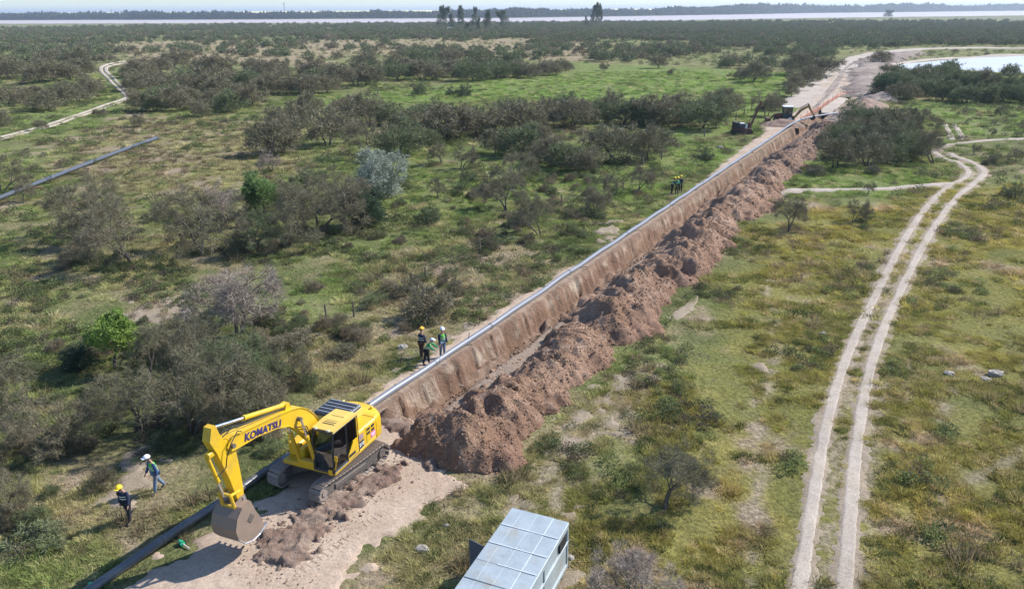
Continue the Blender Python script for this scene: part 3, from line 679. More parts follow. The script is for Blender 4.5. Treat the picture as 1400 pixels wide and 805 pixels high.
def make_excavator():
    z0 = H1(*EXC) + 0.06
    root = empty('excavator', (EXC[0], EXC[1], z0), headz(EX_T))
    tag(root, 'big yellow crawler excavator with raised boom on the bare dirt pad', 'excavator')
    RU = Matrix.Rotation(headz(EX_U) - headz(EX_T), 4, 'Z')
    def U(mb, name, mat, parent=root, smooth=False): return mb.xf(RU).build(name, mat, parent, smooth)
    # ---- undercarriage
    Lx, rz_ = 1.78, 0.40
    path = []
    nseg = 0
    top = 0.86; bot = 0.06; cz = (top + bot) / 2; r = (top - bot) / 2
    per = 4 * Lx + 2 * math.pi * r
    def at(q):
        q %= per
        if q < 2 * Lx: return (-Lx + q, top - 0.025 * math.sin(math.pi * q / (2 * Lx)) * 1.0, 0.0)
        q -= 2 * Lx
        if q < math.pi * r: a = q / r; return (Lx + r * math.sin(a), cz + r * math.cos(a), -a)
        q -= math.pi * r
        if q < 2 * Lx: return (Lx - q, bot, math.pi)
        q -= 2 * Lx; a = q / r; return (-Lx - r * math.sin(a), cz - r * math.cos(a), math.pi - a)
    sh = MB().box((0, 0, 0), (0.180, 0.62, 0.035), bev=0.01)
    for dx in (-0.065, 0.0, 0.065): sh.box((dx, 0, 0.028), (0.018, 0.60, 0.03))
    shoe_me = sh.mesh('shoe'); shoe_me.materials.append(M['steel'])
    NS = 46
    for side in (1, -1):
        yc = side * 1.19
        f = MB()
        f.prism([(-1.75, 0.30), (-1.45, 0.20), (1.45, 0.20), (1.75, 0.30), (1.72, 0.62), (1.2, 0.70), (-1.3, 0.70), (-1.72, 0.62)], yc - 0.17, yc + 0.17)
        f.box((0.0, yc, 0.66), (2.9, 0.40, 0.05)); f.box((0.25, yc + side * 0.2, 0.45), (1.9, 0.06, 0.24), bev=0.03)
        tf = f.build('track_frame', M['steel_dark'], root)
        for k in range(7):
            MB().tube([(-1.32 + 0.44 * k, yc - 0.18, 0.22), (-1.32 + 0.44 * k, yc + 0.18, 0.22)], 0.105, 12).build('roller', M['steel_dark'], tf)
        for k in (-0.6, 0.7): MB().tube([(k, yc - 0.14, 0.74), (k, yc + 0.14, 0.74)], 0.07, 10).build('roller', M['steel_dark'], tf)
        MB().tube([(1.78, yc - 0.16, cz), (1.78, yc + 0.16, cz)], 0.33, 20).tube([(1.78, yc - 0.2, cz), (1.78, yc + 0.2, cz)], 0.14, 12).build('idler', M['steel'], tf, True)
        sp = MB().tube([(-1.78, yc - 0.13, cz), (-1.78, yc + 0.13, cz)], 0.30, 20).tube([(-1.78, yc - 0.24, cz), (-1.78, yc + 0.24, cz)], 0.20, 14)
        for k in range(12):
            a = k * math.pi / 6; sp.box((-1.78 + 0.32 * math.cos(a), yc, cz + 0.32 * math.sin(a)), (0.09, 0.12, 0.07), R=Matrix.Rotation(-a, 3, 'Y'))
        sp.build('sprocket', M['steel_dark'], tf)
        for k in range(NS):
            x, z, a = at(k * per / NS); o = link('shoe', shoe_me, None, tf)
            o.matrix_local = Matrix.Translation((x, yc, z)) @ Matrix.Rotation(-a, 4, 'Y')
    cb = MB().prism([(-0.8, 0.42), (0.8, 0.42), (0.8, 0.80), (-0.8, 0.80)], -0.6, 0.6)
    for sx in (1, -1):
        for sy in (1, -1):
            cb.add([(sx * 0.45, sy * 0.4, 0.45), (sx * 0.9, sy * 0.4, 0.45), (sx * 1.25, sy * 1.05, 0.3), (sx * 0.85, sy * 1.05, 0.3), (sx * 0.45, sy * 0.4, 0.80), (sx * 0.9, sy * 0.4, 0.80), (sx * 1.25, sy * 1.05, 0.66), (sx * 0.85, sy * 1.05, 0.66)],
                   [(0, 1, 2, 3), (7, 6, 5, 4), (0, 4, 5, 1), (1, 5, 6, 2), (2, 6, 7, 3), (3, 7, 4, 0)])
    cb.tube([(0, 0, 0.78), (0, 0, 0.98)], 0.62, 28)
    cb.build('undercarriage', M['steel_dark'], root)
    # ---- deck
    dk = MB(); dk.box((-0.35, 0, 1.10), (3.6, 2.62, 0.20), bev=0.04); U(dk, 'deck', M['yellow'])
    # counterweight: rounded rear
    prof = [(-1.75, 1.34)]
    for k in range(0, 11):
        a = math.radians(40 - 8 * k); prof.append((-0.15 - 2.55 * math.cos(a) * 1.03, 2.55 * math.sin(a) * 0.80))
    prof.append((-1.75, -1.34))
    cw = MB(); n = len(prof)
    lv = [(1.02, 0.97), (1.12, 1.0), (1.82, 1.0), (2.02, 0.98), (2.09, 0.92)]
    vs = [(-1.4 + (x + 1.4) * k, y * k, z) for z, k in lv for x, y in prof]
    fs = [(i * n + j, i * n + (j + 1) % n, (i + 1) * n + (j + 1) % n, (i + 1) * n + j) for i in range(4) for j in range(n)] + [tuple(range(n - 1, -1, -1)), tuple(range(4 * n, 5 * n))]
    cw.add(vs, fs); c_o = U(cw, 'counterweight', M['yellow'], smooth=True)
    for yy in (0.75, -0.75): U(MB().box((-2.35, yy, 2.14), (0.16, 0.10, 0.14), bev=0.03), 'lifting_lug', M['yellow'])
    # left side housing behind the cab
    U(MB().box((-0.99, 0.97, 1.63), (1.50, 0.72, 0.90), bev=0.05), 'side_housing', M['yellow'])
    U(MB().box((-0.52, 1.336, 1.62), (0.48, 0.02, 0.78), bev=0.01), 'side_door', M['yellow'])
    U(MB().box((-1.32, 1.336, 1.62), (0.78, 0.02, 0.78), bev=0.01), 'side_door', M['yellow'])
    for k in range(3): U(MB().box((-0.47, 1.350, 1.87 - 0.085 * k), (0.40, 0.008, 0.045)), 'stripe', M['lilac'])
    U(MB().box((-0.50, 1.350, 1.43), (0.36, 0.008, 0.36)), 'number_plate', M['dark'])
    place_text('210', 0.22, 'lettering', M['white'], root, (-0.50, 1.357, 1.43), (-1, 0, 0), (0, 0, 1), RU, 0.006)
    for i in range(2):
        for j in range(2): U(MB().box((-1.08 - 0.34 * i, 1.350, 1.86 - 0.19 * j), (0.24, 0.01, 0.12)), 'vent', M['dark'])
    U(MB().box((-1.42, 1.352, 1.45), (0.36, 0.008, 0.26)), 'decal', M['magenta'])
    U(MB().box((-1.42, 1.358, 1.49), (0.30, 0.006, 0.05)).box((-1.42, 1.358, 1.39), (0.24, 0.006, 0.04)), 'decal', M['white'])
    # engine hood, right side boxes
    U(MB().box((-1.08, -0.12, 1.82), (1.45, 1.52, 1.25), bev=0.05), 'engine_cover', M['yellow_top'])
    hd = MB().box((-1.08, -0.15, 2.50), (1.30, 1.62, 0.20), bev=0.06); hood = U(hd, 'hood', M['grille'])
    for k in range(9): U(MB().box((-1.60 + 0.13 * k, -0.15, 2.61), (0.06, 1.4, 0.03), bev=0.008), 'slat', M['dark'] if k % 2 else M['hood_light'], hood)
    U(MB().box((-0.55, -0.98, 1.62), (1.5, 0.66, 0.86), bev=0.05), 'tool_box', M['yellow'])
    U(MB().box((0.62, -1.02, 1.50), (0.85, 0.56, 0.62), bev=0.06), 'fuel_tank', M['yellow'])
    U(MB().tube([(-1.45, -0.75, 2.3), (-1.45, -0.75, 2.62)], 0.06, 10), 'exhaust', M['dark'])
    hr = MB()
    hr.tube([(1.0, -1.25, 1.8), (1.0, -1.25, 2.35), (0.2, -1.25, 2.35), (0.2, -1.25, 2.0)], 0.018, 6).tube([(0.2, -1.25, 2.35), (-0.5, -1.25, 2.5), (-0.5, -1.25, 2.05)], 0.018, 6)
    U(hr, 'handrail', M['yellow'])
    U(MB().box((0.45, -0.55, 1.45), (1.3, 0.30, 0.5), bev=0.05), 'pump_housing', M['yellow'])
    # ---- cab
    x0, x1, y0, y1, zb, zt = -0.28, 1.52, 0.38, 1.34, 1.20, 2.98
    cab = empty('cab', (0, 0, 0)); cab.parent = root
    fr = MB(); t_ = 0.07
    fx1 = x1 - 0.06
    for (px, pz) in ((x0, 0),): pass
    for yy in (y0, y1):
        fr.tube([(x1, yy, zb), (x1 + 0.01, yy, zb + 0.9), (x1 - 0.14, yy, zt)], 0.042, 4)
        fr.tube([(0.55, yy, zb), (0.5, yy, zt)], 0.05, 4); fr.tube([(x0, yy, zb), (x0, yy, zt - 0.05)], 0.06, 4)
        fr.tube([(x1 - 0.1, yy, zt - 0.02), (x0, yy, zt - 0.04)], 0.05, 4); fr.tube([(x1, yy, zb), (x0, yy, zb)], 0.05, 4)
    fr.tube([(x1 - 0.12, y0, zt), (x1 - 0.12, y1, zt)], 0.05, 4); fr.tube([(x1, y0, zb), (x1, y1, zb)], 0.05, 4)
    fr.box(((x0 + x1) / 2, (y0 + y1) / 2, zb - 0.02), (x1 - x0, y1 - y0, 0.08))
    U(fr, 'cab_frame', M['dark'], cab)
    rf = MB().prism([(x1 - 0.08, zt), (x1 - 0.14, zt + 0.07), (0.6, zt + 0.12), (x0 - 0.02, zt + 0.06), (x0 - 0.06, zt - 0.02)], y0 - 0.04, y1 + 0.04); U(rf, 'roof', M['yellow_top'], cab)
    for k in range(4): U(MB().box((0.95 - 0.13 * k, 0.84, zt + 0.105), (0.03, 0.56, 0.02)), 'slot', M['dark'], cab)
    U(MB().box((0.05, 0.86, zt + 0.105), (0.5, 0.62, 0.03), bev=0.01), 'roof_hatch', M['yellow_top'], cab)
    for yy in (0.55, 1.15): U(MB().box((x1 - 0.10, yy, zt + 0.08), (0.07, 0.13, 0.09), bev=0.02), 'work_lamp', M['white'], cab)
    gw = [[(x1 + 0.005, y0 + .05, zb + .06), (x1 + 0.005, y1 - .05, zb + .06), (x1 + 0.012, y1 - .05, zb + .9), (x1 + 0.012, y0 + .05, zb + .9)],
          [(x1 + 0.012, y0 + .05, zb + .92), (x1 + 0.012, y1 - .05, zb + .92), (x1 - 0.12, y1 - .05, zt - .04), (x1 - 0.12, y0 + .05, zt - .04)]]
    for q in gw: U(MB().add(q + [(a - 0.012, b, c) for a, b, c in q], [(0, 1, 2, 3), (7, 6, 5, 4), (0, 4, 5, 1), (1, 5, 6, 2), (2, 6, 7, 3), (3, 7, 4, 0)]), 'windscreen', M['glass'], cab)
    for yy in (y0, y1):
        U(MB().box((1.0, yy, zb + 1.28), (0.86, 0.012, 0.86)), 'window', M['glass'], cab)
        U(MB().box((0.13, yy, zb + 1.22), (0.68, 0.012, 0.92)), 'window', M['glass'], cab)
    U(MB().box((1.02, y1, zb + 0.42), (0.80, 0.012, 0.66)), 'window', M['glass'], cab)
    U(MB().box((x0, 0.86, zb + 1.25), (0.012, 0.85, 0.85)), 'rear_window', M['glass'], cab)
    U(MB().box((1.02, y1 + 0.005, zb + 0.80), (0.88, 0.03, 0.05)), 'door_rail', M['dark'], cab); U(MB().box((1.02, y1 + 0.005, zb + 0.05), (0.92, 0.03, 0.10)), 'door_rail', M['dark'], cab)
    U(MB().prism([(x0 - 0.02, zb), (0.52, zb), (0.52, zb + 0.25), (0.10, zb + 0.72), (x0 - 0.02, zb + 0.74)], y1 - 0.01, y1 + 0.035), 'side_panel', M['yellow'], cab)
    U(MB().box((0.25, y1 + 0.04, zb + 0.18), (0.46, 0.02, 0.12)), 'side_panel', M['dark'], cab)
    U(MB().box((x0 - 0.04, 0.86, 2.0), (0.08, 1.0, 1.7), bev=0.03).box((x0 + 0.02, y1 + 0.01, 2.3), (0.10, 0.05, 1.35)), 'rear_panel', M['yellow'], cab)
    U(MB().box((0.45, 0.86, 1.62), (0.5, 0.5, 0.14), bev=0.04).box((0.22, 0.86, 2.0), (0.14, 0.48, 0.75), bev=0.05), 'seat', M['hose'], cab)
    U(MB().tube([(1.15, 0.72, 1.2), (1.05, 0.72, 1.75)], 0.02, 6).tube([(1.15, 1.0, 1.2), (1.05, 1.0, 1.75)], 0.02, 6).box((1.25, 0.6, 1.9), (0.12, 0.2, 0.3)), 'lever', M['grille'], cab)
    U(MB().tube([(1.50, 1.30, 1.35), (1.58, 1.46, 1.45), (1.55, 1.50, 1.8)], 0.018, 6).box((1.55, 1.50, 1.92), (0.05, 0.16, 0.26), bev=0.02), 'mirror', M['yellow'], cab)
    U(MB().tube([(1.56, 1.20, 1.20), (1.56, 1.20, 1.22)], 0.02, 6).box((1.57, 1.18, 1.22), (0.08, 0.20, 0.26), bev=0.03), 'step_bracket', M['yellow'])
    U(MB().tube([(0.6, -1.2, 1.8), (0.68, -1.42, 1.95), (0.68, -1.44, 2.2)], 0.015, 6).box((0.68, -1.44, 2.28), (0.04, 0.15, 0.24), bev=0.02), 'mirror', M['dark'])
    # ---- boom
    up = [(0.22, 1.95), (0.55, 2.75), (0.95, 3.40), (1.35, 3.85), (1.75, 4.12), (2.25, 4.28), (3.2, 4.48), (4.4, 4.68), (5.35, 4.83), (5.62, 4.78)]
    lo = [(5.78, 4.55), (5.66, 4.33), (5.3, 4.28), (4.3, 4.19), (3.2, 3.94), (2.55, 3.68), (2.1, 3.32), (1.65, 2.85), (1.15, 2.2), (0.75, 1.72), (0.45, 1.60)]
    lo = lo + [(0.28, 1.72)]
    bo = U(MB().prism(up + lo, -0.28, 0.18), 'boom', M['yellow'])
    U(MB().prism([(x, z + 0.004) for x, z in up] + [(x, z - 0.035) for x, z in reversed(up)], -0.31, 0.21), 'boom_flange', M['yellow'], bo)
    lo2 = lo[1:-1]
    U(MB().prism([(x, z + 0.03) for x, z in lo2] + [(x, z - 0.006) for x, z in reversed(lo2)], -0.31, 0.21), 'boom_flange', M['yellow'], bo)
    place_text('KOMATSU', 0.43, 'lettering', M['navy'], bo, (3.95, 0.195, 4.25), (-1, 0, -0.225), (-0.225, 0, 1), RU, 0.010, 1.0)
    yb = -0.05
    for px, pz, hw in ((1.98, 3.72, 0.42), (5.56, 4.52, 0.34), (0.42, 1.86, 0.34)): U(MB().tube([(px, yb - hw, pz), (px, yb + hw, pz)], 0.09, 12), 'pin', M['steel_dark'], bo)
    U(MB().box((0.35, yb, 1.45), (0.5, 0.72, 0.6), bev=0.05), 'boom_mount', M['yellow'])
    def cyl(a, b, r, ylist, frac, nm='cylinder'):
        for yy in ylist:
            A = Vector((a[0], yy, a[1])); B = Vector((b[0], yy, b[1])); C = A.lerp(B, frac)
            c = U(MB().tube([A, C], r, 12).tube([C, C.lerp(B, 0.06)], r * 1.15, 12), nm, M['yellow'], smooth=True)
            U(MB().tube([C, B], r * 0.58, 10), 'rod', M['chrome'], c, True)
    cyl((1.42, 1.42), (1.98, 3.70), 0.085, (yb - 0.40, yb + 0.40), 0.60, 'boom_cylinder')
    U(MB().box((1.38, yb, 1.30), (0.26, 0.9, 0.26), bev=0.04), 'cylinder_mount', M['yellow'])
    cyl((2.35, 4.47), (6.22, 5.50), 0.095, (yb,), 0.56, 'arm_cylinder')
    U(MB().prism([(2.15, 4.22), (2.55, 4.28), (2.45, 4.56), (2.25, 4.56)], yb - 0.14, yb + 0.14), 'cylinder_mount', M['yellow'])
    # arm
    U(MB().prism([(6.10, 5.60), (6.30, 5.58), (6.46, 5.12), (6.22, 4.55), (5.84, 3.3), (5.60, 2.24), (5.46, 2.13), (5.30, 2.25), (5.27, 2.55), (5.30, 3.4), (5.36, 4.30), (5.46, 4.66), (5.80, 4.86), (5.98, 5.2)], yb - 0.17, yb + 0.17), 'arm', M['yellow'])
    cyl((6.52, 4.55), (6.05, 2.74), 0.075, (yb,), 0.62, 'bucket_cylinder')
    U(MB().box((6.40, yb, 4.60), (0.34, 0.24, 0.2), bev=0.03), 'cylinder_mount', M['yellow'])
    lk = MB(); BZ = 0.24
    for yy in (yb - 0.26, yb + 0.26): lk.tube([(5.55, yy, 2.42), (6.02, yy, 2.50)], 0.055, 8); lk.tube([(6.02, yy, 2.50), (5.92, yy, 1.95)], 0.065, 8)
    lk.tube([(6.02, yb - .3, 2.5), (6.02, yb + .3, 2.5)], 0.06, 10).tube([(5.92, yb - .3, 1.95), (5.92, yb + .3, 1.95)], 0.06, 10)
    lk.v = [(a, b, c + BZ) for a, b, c in lk.v]
    U(lk, 'bucket_link', M['yellow'])
    def BS(mb):
        mb.v = [(5.42 + (a - 5.42) * 0.86, yb + (b - yb) * 0.92, 2.28 + (c - 2.04) * 0.86) for a, b, c in mb.v]; return mb
    # bucket shell
    outer = [(5.42, 1.98), (5.95, 1.95), (6.30, 1.62), (6.46, 1.15), (6.38, 0.66), (6.08, 0.28), (5.62, 0.10), (5.15, 0.12), (4.78, 0.30)]
    cx_, cz_ = 5.6, 1.0
    inner = [(cx_ + (x - cx_) * 0.93, cz_ + (z - cz_) * 0.93) for x, z in outer]; inner[-1] = (4.80, 0.335)
    W = 0.60
    bk = MB()
    n = len(outer)
    vs = [(x, y, z) for y in (yb - W, yb + W) for x, z in outer] + [(x, y, z) for y in (yb - W, yb + W) for x, z in inner]
    fs = []
    for i in range(n - 1): fs += [(i, i + 1, n + i + 1, n + i), (2 * n + i + 1, 2 * n + i, 3 * n + i, 3 * n + i + 1)]
    fs += [(0, n, 3 * n, 2 * n), (n - 1, 2 * n + n - 1, 3 * n + n - 1, n + n - 1)]
    bk.add(vs, fs)
    for sg in (-1, 1):
        a, b = (yb + sg * W - 0.02, yb + sg * W + 0.02)
        bk.prism(outer + [(4.98, 0.85), (5.25, 1.45)], a, b)
    bko = U(BS(bk), 'bucket', M['bucket'])
    U(BS(MB().prism([(4.76, 0.28), (5.25, 0.085), (5.27, 0.115), (4.80, 0.345)], yb - W - .03, yb + W + .03)), 'cutting_edge', M['edge'], bko)
    U(BS(MB().tube([(x, yb + W + 0.02, z) for x, z in outer[4:]], 0.035, 6)), 'wear_edge', M['edge'], bko); U(BS(MB().box((5.55, yb + W + 0.03, 1.2), (0.32, 0.02, 0.30), R=Matrix.Rotation(0.7, 3, 'Y'))), 'plate', M['steel_dark'], bko)
    for k in range(5): U(BS(MB().prism([(4.60, 0.30), (4.92, 0.20), (4.95, 0.29)], yb - 0.56 + 0.28 * k - 0.05, yb - 0.56 + 0.28 * k + 0.05)), 'tooth', M['edge'], bko)
    for yy in (yb - 0.25, yb + 0.25): U(BS(MB().prism([(5.22, 1.75), (5.32, 2.14), (5.55, 2.14), (5.80, 2.06), (6.02, 2.06), (6.10, 1.75)], yy - 0.025, yy + 0.025)), 'bucket_ear', M['bucket'], bko)
    U(BS(MB().tube([(5.42, yb - .32, 2.04), (5.42, yb + .32, 2.04)], 0.07, 10)), 'pin', M['edge'], bko)
    # hoses
    hs = MB()
    for k, yy in enumerate((0.04, -0.14)):
        hs.tube([(2.1, yy, 4.35), (3.4, yy, 4.62), (4.6, yy, 4.85), (5.25, yy, 5.1), (5.6, yy, 5.0), (5.9, yy, 4.95)], 0.022, 6)
    for yy in (0.26,):
        hs.tube([(5.1, yy, 4.85), (5.35, yy + .06, 5.02), (5.75, yy + .08, 4.75), (5.95, yy, 4.3), (6.0, yy - .06, 3.9), (6.35, yy - .1, 3.75)], 0.022, 6)
        hs.tube([(1.35, yy, 1.6), (1.5, yy + .04, 2.6), (1.75, yy, 3.3)], 0.022, 6)
        hs.tube([(1.1, yy, 1.5), (1.3, yy + .04, 2.3), (1.6, yy, 3.2), (2.3, yy, 3.5)], 0.022, 6)
    U(hs, 'hose', M['hose'])
    return root, RU
EXR, EX_RU = make_excavator()

# ------------------------------------------------------------------ pipes
def pipe_pts(pts2, lift_, n=1): return [(x, y, H1(x, y) + lift_) for x, y in pts2]
PR = 0.168
def build_pipe():
    # the pipeline lies along the left lip of the trench, bends across it at the far end
    st1 = [(-24, -0.5), (-19, -0.30), (-14.8, -0.17), (-7, -0.2), (0, 0.0), (14.8, 0.0)] + [(s, -0.1) for s in range(22, 104, 8)]
    st2 = [(104, -0.05), (110, 0.1), (116, 0.5), (121, 1.3), (127, 2.9), (133.5, 4.9)]
    pts = [ax(*q) for q in st1]; P = catmull(pts, 6); 
    def z_at(s): return 0.0
    v = []
    for p in P:
        s, t = to_st(p[0], p[1]); v.append((p[0], p[1], H1(*p) + PR + 0.03 + 0.0009 * max(0, s) + 0.03 * math.sin(s * 0.9)))
    Q = catmull([ax(*q) for q in st2], 6)
    for i, p in enumerate(Q):
        f = i / (len(Q) - 1); v.append((p[0], p[1], H1(*p) + PR + 0.10 + 0.55 * math.sin(f * math.pi) * 0.6 + 0.1))
    k = next(i for i, p in enumerate(v) if to_st(p[0], p[1])[0] > -6.5)
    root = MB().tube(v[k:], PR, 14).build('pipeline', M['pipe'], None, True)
    tag(root, 'long grey plastic pipe running along the left lip of the open trench', 'pipe')
    MB().tube(v[:k + 1], PR, 14).build('pipe_section', M['pipe_dark'], root, True)
    # butt-weld beads
    cum = 0
    for i in range(1, len(v)):
        a, b = Vector(v[i - 1]), Vector(v[i]); d = (b - a).length
        while cum + d > 12.0:
            f = (12.0 - cum) / d; p = a.lerp(b, f); u = (b - a).normalized()
            MB().tube([p - u * 0.05, p + u * 0.05], PR + 0.02, 14).build('weld_bead', M['pipe_dark'], root, True)
            a = p; d = (b - a).length; cum = 0
        cum += d
    return v
PIPE_V = build_pipe()
def timber(x, y, rz, mat, L=0.9, z=None, label=None, group=None, w=0.12):
    o = MB().box((0, 0, w / 2), (L, w * 1.3, w), bev=0.012).build('timber_block', mat)
    o.location = (x, y, H1(x, y) + 0.03 if z is None else z); o.rotation_euler = (0, 0, rz); return tag(o, label, 'timber', group)
for k, s_ in enumerate((9, 26, 38, 49, 57, 66, 76, 84)):
    x, y = ax(s_, 0.12); timber(x, y, math.radians(20 + 9 * k), M['wood'], 0.75, H1(x, y) + 0.02, 'weathered timber under the trench-side pipe, ' + ['nearest the excavator', 'second from the excavator', 'third from the excavator', 'fourth from the excavator', 'fourth from the far end', 'third from the far end', 'second from the far end', 'at the far end'][k], 'timbers under the trench-side pipe', 0.09)
def second_pipe():
    pts = PP([(-150, 340), (-60, 300), (0, 275), (70, 246), (150, 215), (215, 191)])
    v = [(x, y, H1(x, y) + 0.42) for x, y in catmull(pts, 6)]
    z = [q[2] for q in v]; zz = np.convolve(np.pad(z, 4, 'edge'), np.ones(9) / 9, 'valid'); v = [(q[0], q[1], float(h)) for q, h in zip(v, zz)]
    o = MB().tube(v, 0.23, 16).build('pipe_length', M['pipe_far'], None, True)
    tag(o, 'separate length of dark grey pipe lying in the grass at the left edge', 'pipe')
    MB().tube([v[-1], tuple(Vector(v[-1]) + (Vector(v[-1]) - Vector(v[-2])).normalized() * 0.05)], 0.275, 16).build('pipe_end', M['pipe_dark'], o)
    a, b = Vector(v[-3]), Vector(v[-1])
    for i in range(4, len(v) - 2, 7):
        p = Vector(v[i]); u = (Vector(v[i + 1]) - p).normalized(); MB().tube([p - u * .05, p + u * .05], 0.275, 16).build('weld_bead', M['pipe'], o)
    for (u_, v_, lab) in ((46, 257, 'reddish timber under the lone pipe, nearest the left edge'), (110, 232, 'reddish timber under the middle of the lone pipe'), (181, 207, 'reddish timber under the far end of the lone pipe')):
        x, y = gp(u_, v_); i = min(range(len(v)), key=lambda j: math.hypot(v[j][0] - x, v[j][1] - y)); zt_ = v[i][2] - 0.26
        h = zt_ - H1(v[i][0], v[i][1]); t = MB().box((0, 0, h / 2), (1.5, 0.3, max(0.1, h)), bev=0.01).build('timber_block', M['redwood'])
        t.location = (v[i][0] + 0.3, v[i][1], H1(v[i][0], v[i][1])); t.rotation_euler = (0, 0, 0.2); tag(t, lab, 'timber')
second_pipe()
for (u_, v_, lab) in ((248, 744, 'green plastic cap on a pale stick lying beside the pipe by the bucket'), (126, 802, 'green plastic cap beside the pipe at the bottom left corner')):
    x, y = gp(u_, v_); r_ = empty('pipe_plug', (x, y, H1(x, y) + 0.06), -0.6); tag(r_, lab, 'cap')
    MB().tube([(-0.10, 0, 0.05), (0.13, 0, 0.05)], [0.085, 0.10], 12).build('cap', M['green_plastic'], r_)
    MB().tube([(0.13, 0, 0.04), (0.5, 0, 0.0)], 0.03, 8).build('stick', M['rope'], r_)

# ------------------------------------------------------------------ sheet metal cabin at the bottom edge
def make_cabin():
    a = math.atan2(1.9, 4.1) ; W, Lh, zb, zt = 2.14, 4.75, 0.42, 2.30
    # far-left roof corner and far-right roof corner fixed from the photograph
    p0 = Vector(gp(700, 693, zt)); p1 = Vector(gp(778, 713, zt)); u = (p1 - p0).normalized(); W = (p1 - p0).length
    v = Vector(gp(635, 803, zt)) - p0; v = v.normalized()
    perp = Vector((u.y, -u.x)); v = (perp * 0.9 + v * 0.1).normalized(); v = perp
    c = p0 + u * W / 2 + v * Lh / 2
    rz = math.atan2(u.y, u.x); root = empty('metal_cabin', (c.x, c.y, H1(c.x, c.y)), rz)   # local +x across, local -y towards the camera
    tag(root, 'boxy galvanised sheet metal cabin on short legs at the bottom edge', 'cabin')
    hx, hy = W / 2, Lh / 2
    b = MB().box((0, 0, (zb + zt) / 2 - 0.03), (W - 0.10, Lh - 0.10, zt - zb - 0.06)); b.build('body', M['galv'], root)
    # roof: individual sheets in rows with raised seams
    rows = [hy - 0.0, hy - 1.02, hy - 2.04, hy - 2.95, hy - 3.86, -hy]; cols = [-hx, -hx + 0.40, -hx + 0.98, -hx + 1.56, hx]
    cols = [-hx, -hx + W * 0.20, -hx + W * 0.47, -hx + W * 0.74, hx]
    for i in range(5):
        for j in range(4):
            y1_, y0_ = rows[i], rows[i + 1]; xa, xb = cols[j], cols[j + 1]
            MB().box(((xa + xb) / 2, (y0_ + y1_) / 2, zt + 0.004 * ((i * 3 + j) % 3)), (xb - xa - 0.006, y1_ - y0_ - 0.006, 0.03), bev=0.008).build('roof_panel', M['galv'], root)
    for i, y in enumerate(rows[1:-1]):
        x0 = -hx + 0.05 if i != 2 else -hx + 0.75
        MB().box(((x0 + hx - 0.05) / 2, y, zt + 0.03), (hx - 0.05 - x0, 0.04, 0.03), bev=0.01).build('roof_seam', M['white'] if i < 3 else M['galv'], root)
    for x in cols[1:-1]: MB().box((x, 0, zt + 0.012), (0.02, Lh - 0.02, 0.016), bev=0.006).build('roof_rib', M['galv'], root)
    # sides: bands and rails
    for sx in (-1, 1):
        for z, h, m in ((zt - 0.12, 0.20, 'galv'), (zt - 0.80, 0.12, 'galv'), (zb + 0.10, 0.16, 'galv')):
            MB().box((sx * (hx - 0.03), 0, z), (0.06, Lh - 0.02, h), bev=0.01).build('rail', M[m], root)
        for y in (hy - 0.04, 0.1, -hy + 0.04): MB().box((sx * (hx - 0.035), y, (zb + zt) / 2), (0.05, 0.08, zt - zb - 0.3)).build('post', M['galv'], root)
    MB().box((hx - 0.02, hy - 0.62, zt - 0.43), (0.07, 0.62, 0.42)).build('window', M['hose'], root)
    MB().box((0, hy - 0.04, zt - 0.12), (W - 0.08, 0.06, 0.2)).build('rail', M['galv'], root)
    for sx in (-1, 1):
        for y in (-hy + 0.3, 0, hy - 0.3): MB().box((sx * (hx - 0.15), y, zb / 2), (0.12, 0.12, zb)).build('leg', M['steel_dark'], root)
    # open door leaf on the left side
    dl = MB().box((-0.40, 0, (zb + zt - 0.35) / 2 + 0.1), (0.80, 0.04, zt - zb - 0.35), bev=0.008).build('door', M['slate'], root)
    dl.location = (-hx - 0.02, hy - 2.05, 0); dl.rotation_euler = (0, 0, -0.25)
    MB().box((-0.74, 0.03, 1.2), (0.04, 0.03, 0.16)).build('handle', M['edge'], dl)
make_cabin()

# ------------------------------------------------------------------ people
def skinned(name, verts, edges, rad, mat, parent, sub=1):
    me = bpy.data.meshes.new(name); me.from_pydata([tuple(v) for v in verts], edges, [])
    o = bpy.data.objects.new(name, me); COL.objects.link(o)
    md = o.modifiers.new('s', 'SKIN'); md.use_smooth_shade = True; md.branch_smoothing = 0.6
    for i, r_ in enumerate(rad):
        q = me.skin_vertices[0].data[i]; q.radius = r_ if isinstance(r_, tuple) else (r_, r_); q.use_root = (i == 0)
    if sub: sb = o.modifiers.new('b', 'SUBSURF'); sb.levels = sub; sb.render_levels = sub
    dg = bpy.context.evaluated_depsgraph_get()
    m2 = bpy.data.meshes.new_from_object(o.evaluated_get(dg)); bpy.data.objects.remove(o); bpy.data.meshes.remove(me)
    m2.materials.clear(); return link(name, m2, mat, parent)
M['skin'] = paint('skin', (0.42, 0.24, 0.16), 0.6, amount=0.0)
M['hair'] = paint('dark_hair', (0.02, 0.015, 0.012), 0.8, amount=0.0)
M['navy_cloth'] = paint('navy_cloth', (0.014, 0.02, 0.055), 0.9, amount=0.1)
M['blue_cloth'] = paint('blue_work_jacket', (0.03, 0.06, 0.17), 0.9, amount=0.1)
M['black_cloth'] = paint('black_cloth', (0.012, 0.013, 0.018), 0.9, amount=0.1)
M['jeans'] = paint('pale_jeans', (0.14, 0.20, 0.28), 0.9, amount=0.2)
M['brown_cloth'] = paint('brown_trousers', (0.09, 0.045, 0.03), 0.9, amount=0.1)
M['vest'] = paint('green_safety_vest', (0.10, 0.48, 0.05), 0.7, amount=0.1)
M['vest_dk'] = paint('deep_green_vest', (0.03, 0.25, 0.10), 0.8, amount=0.1)
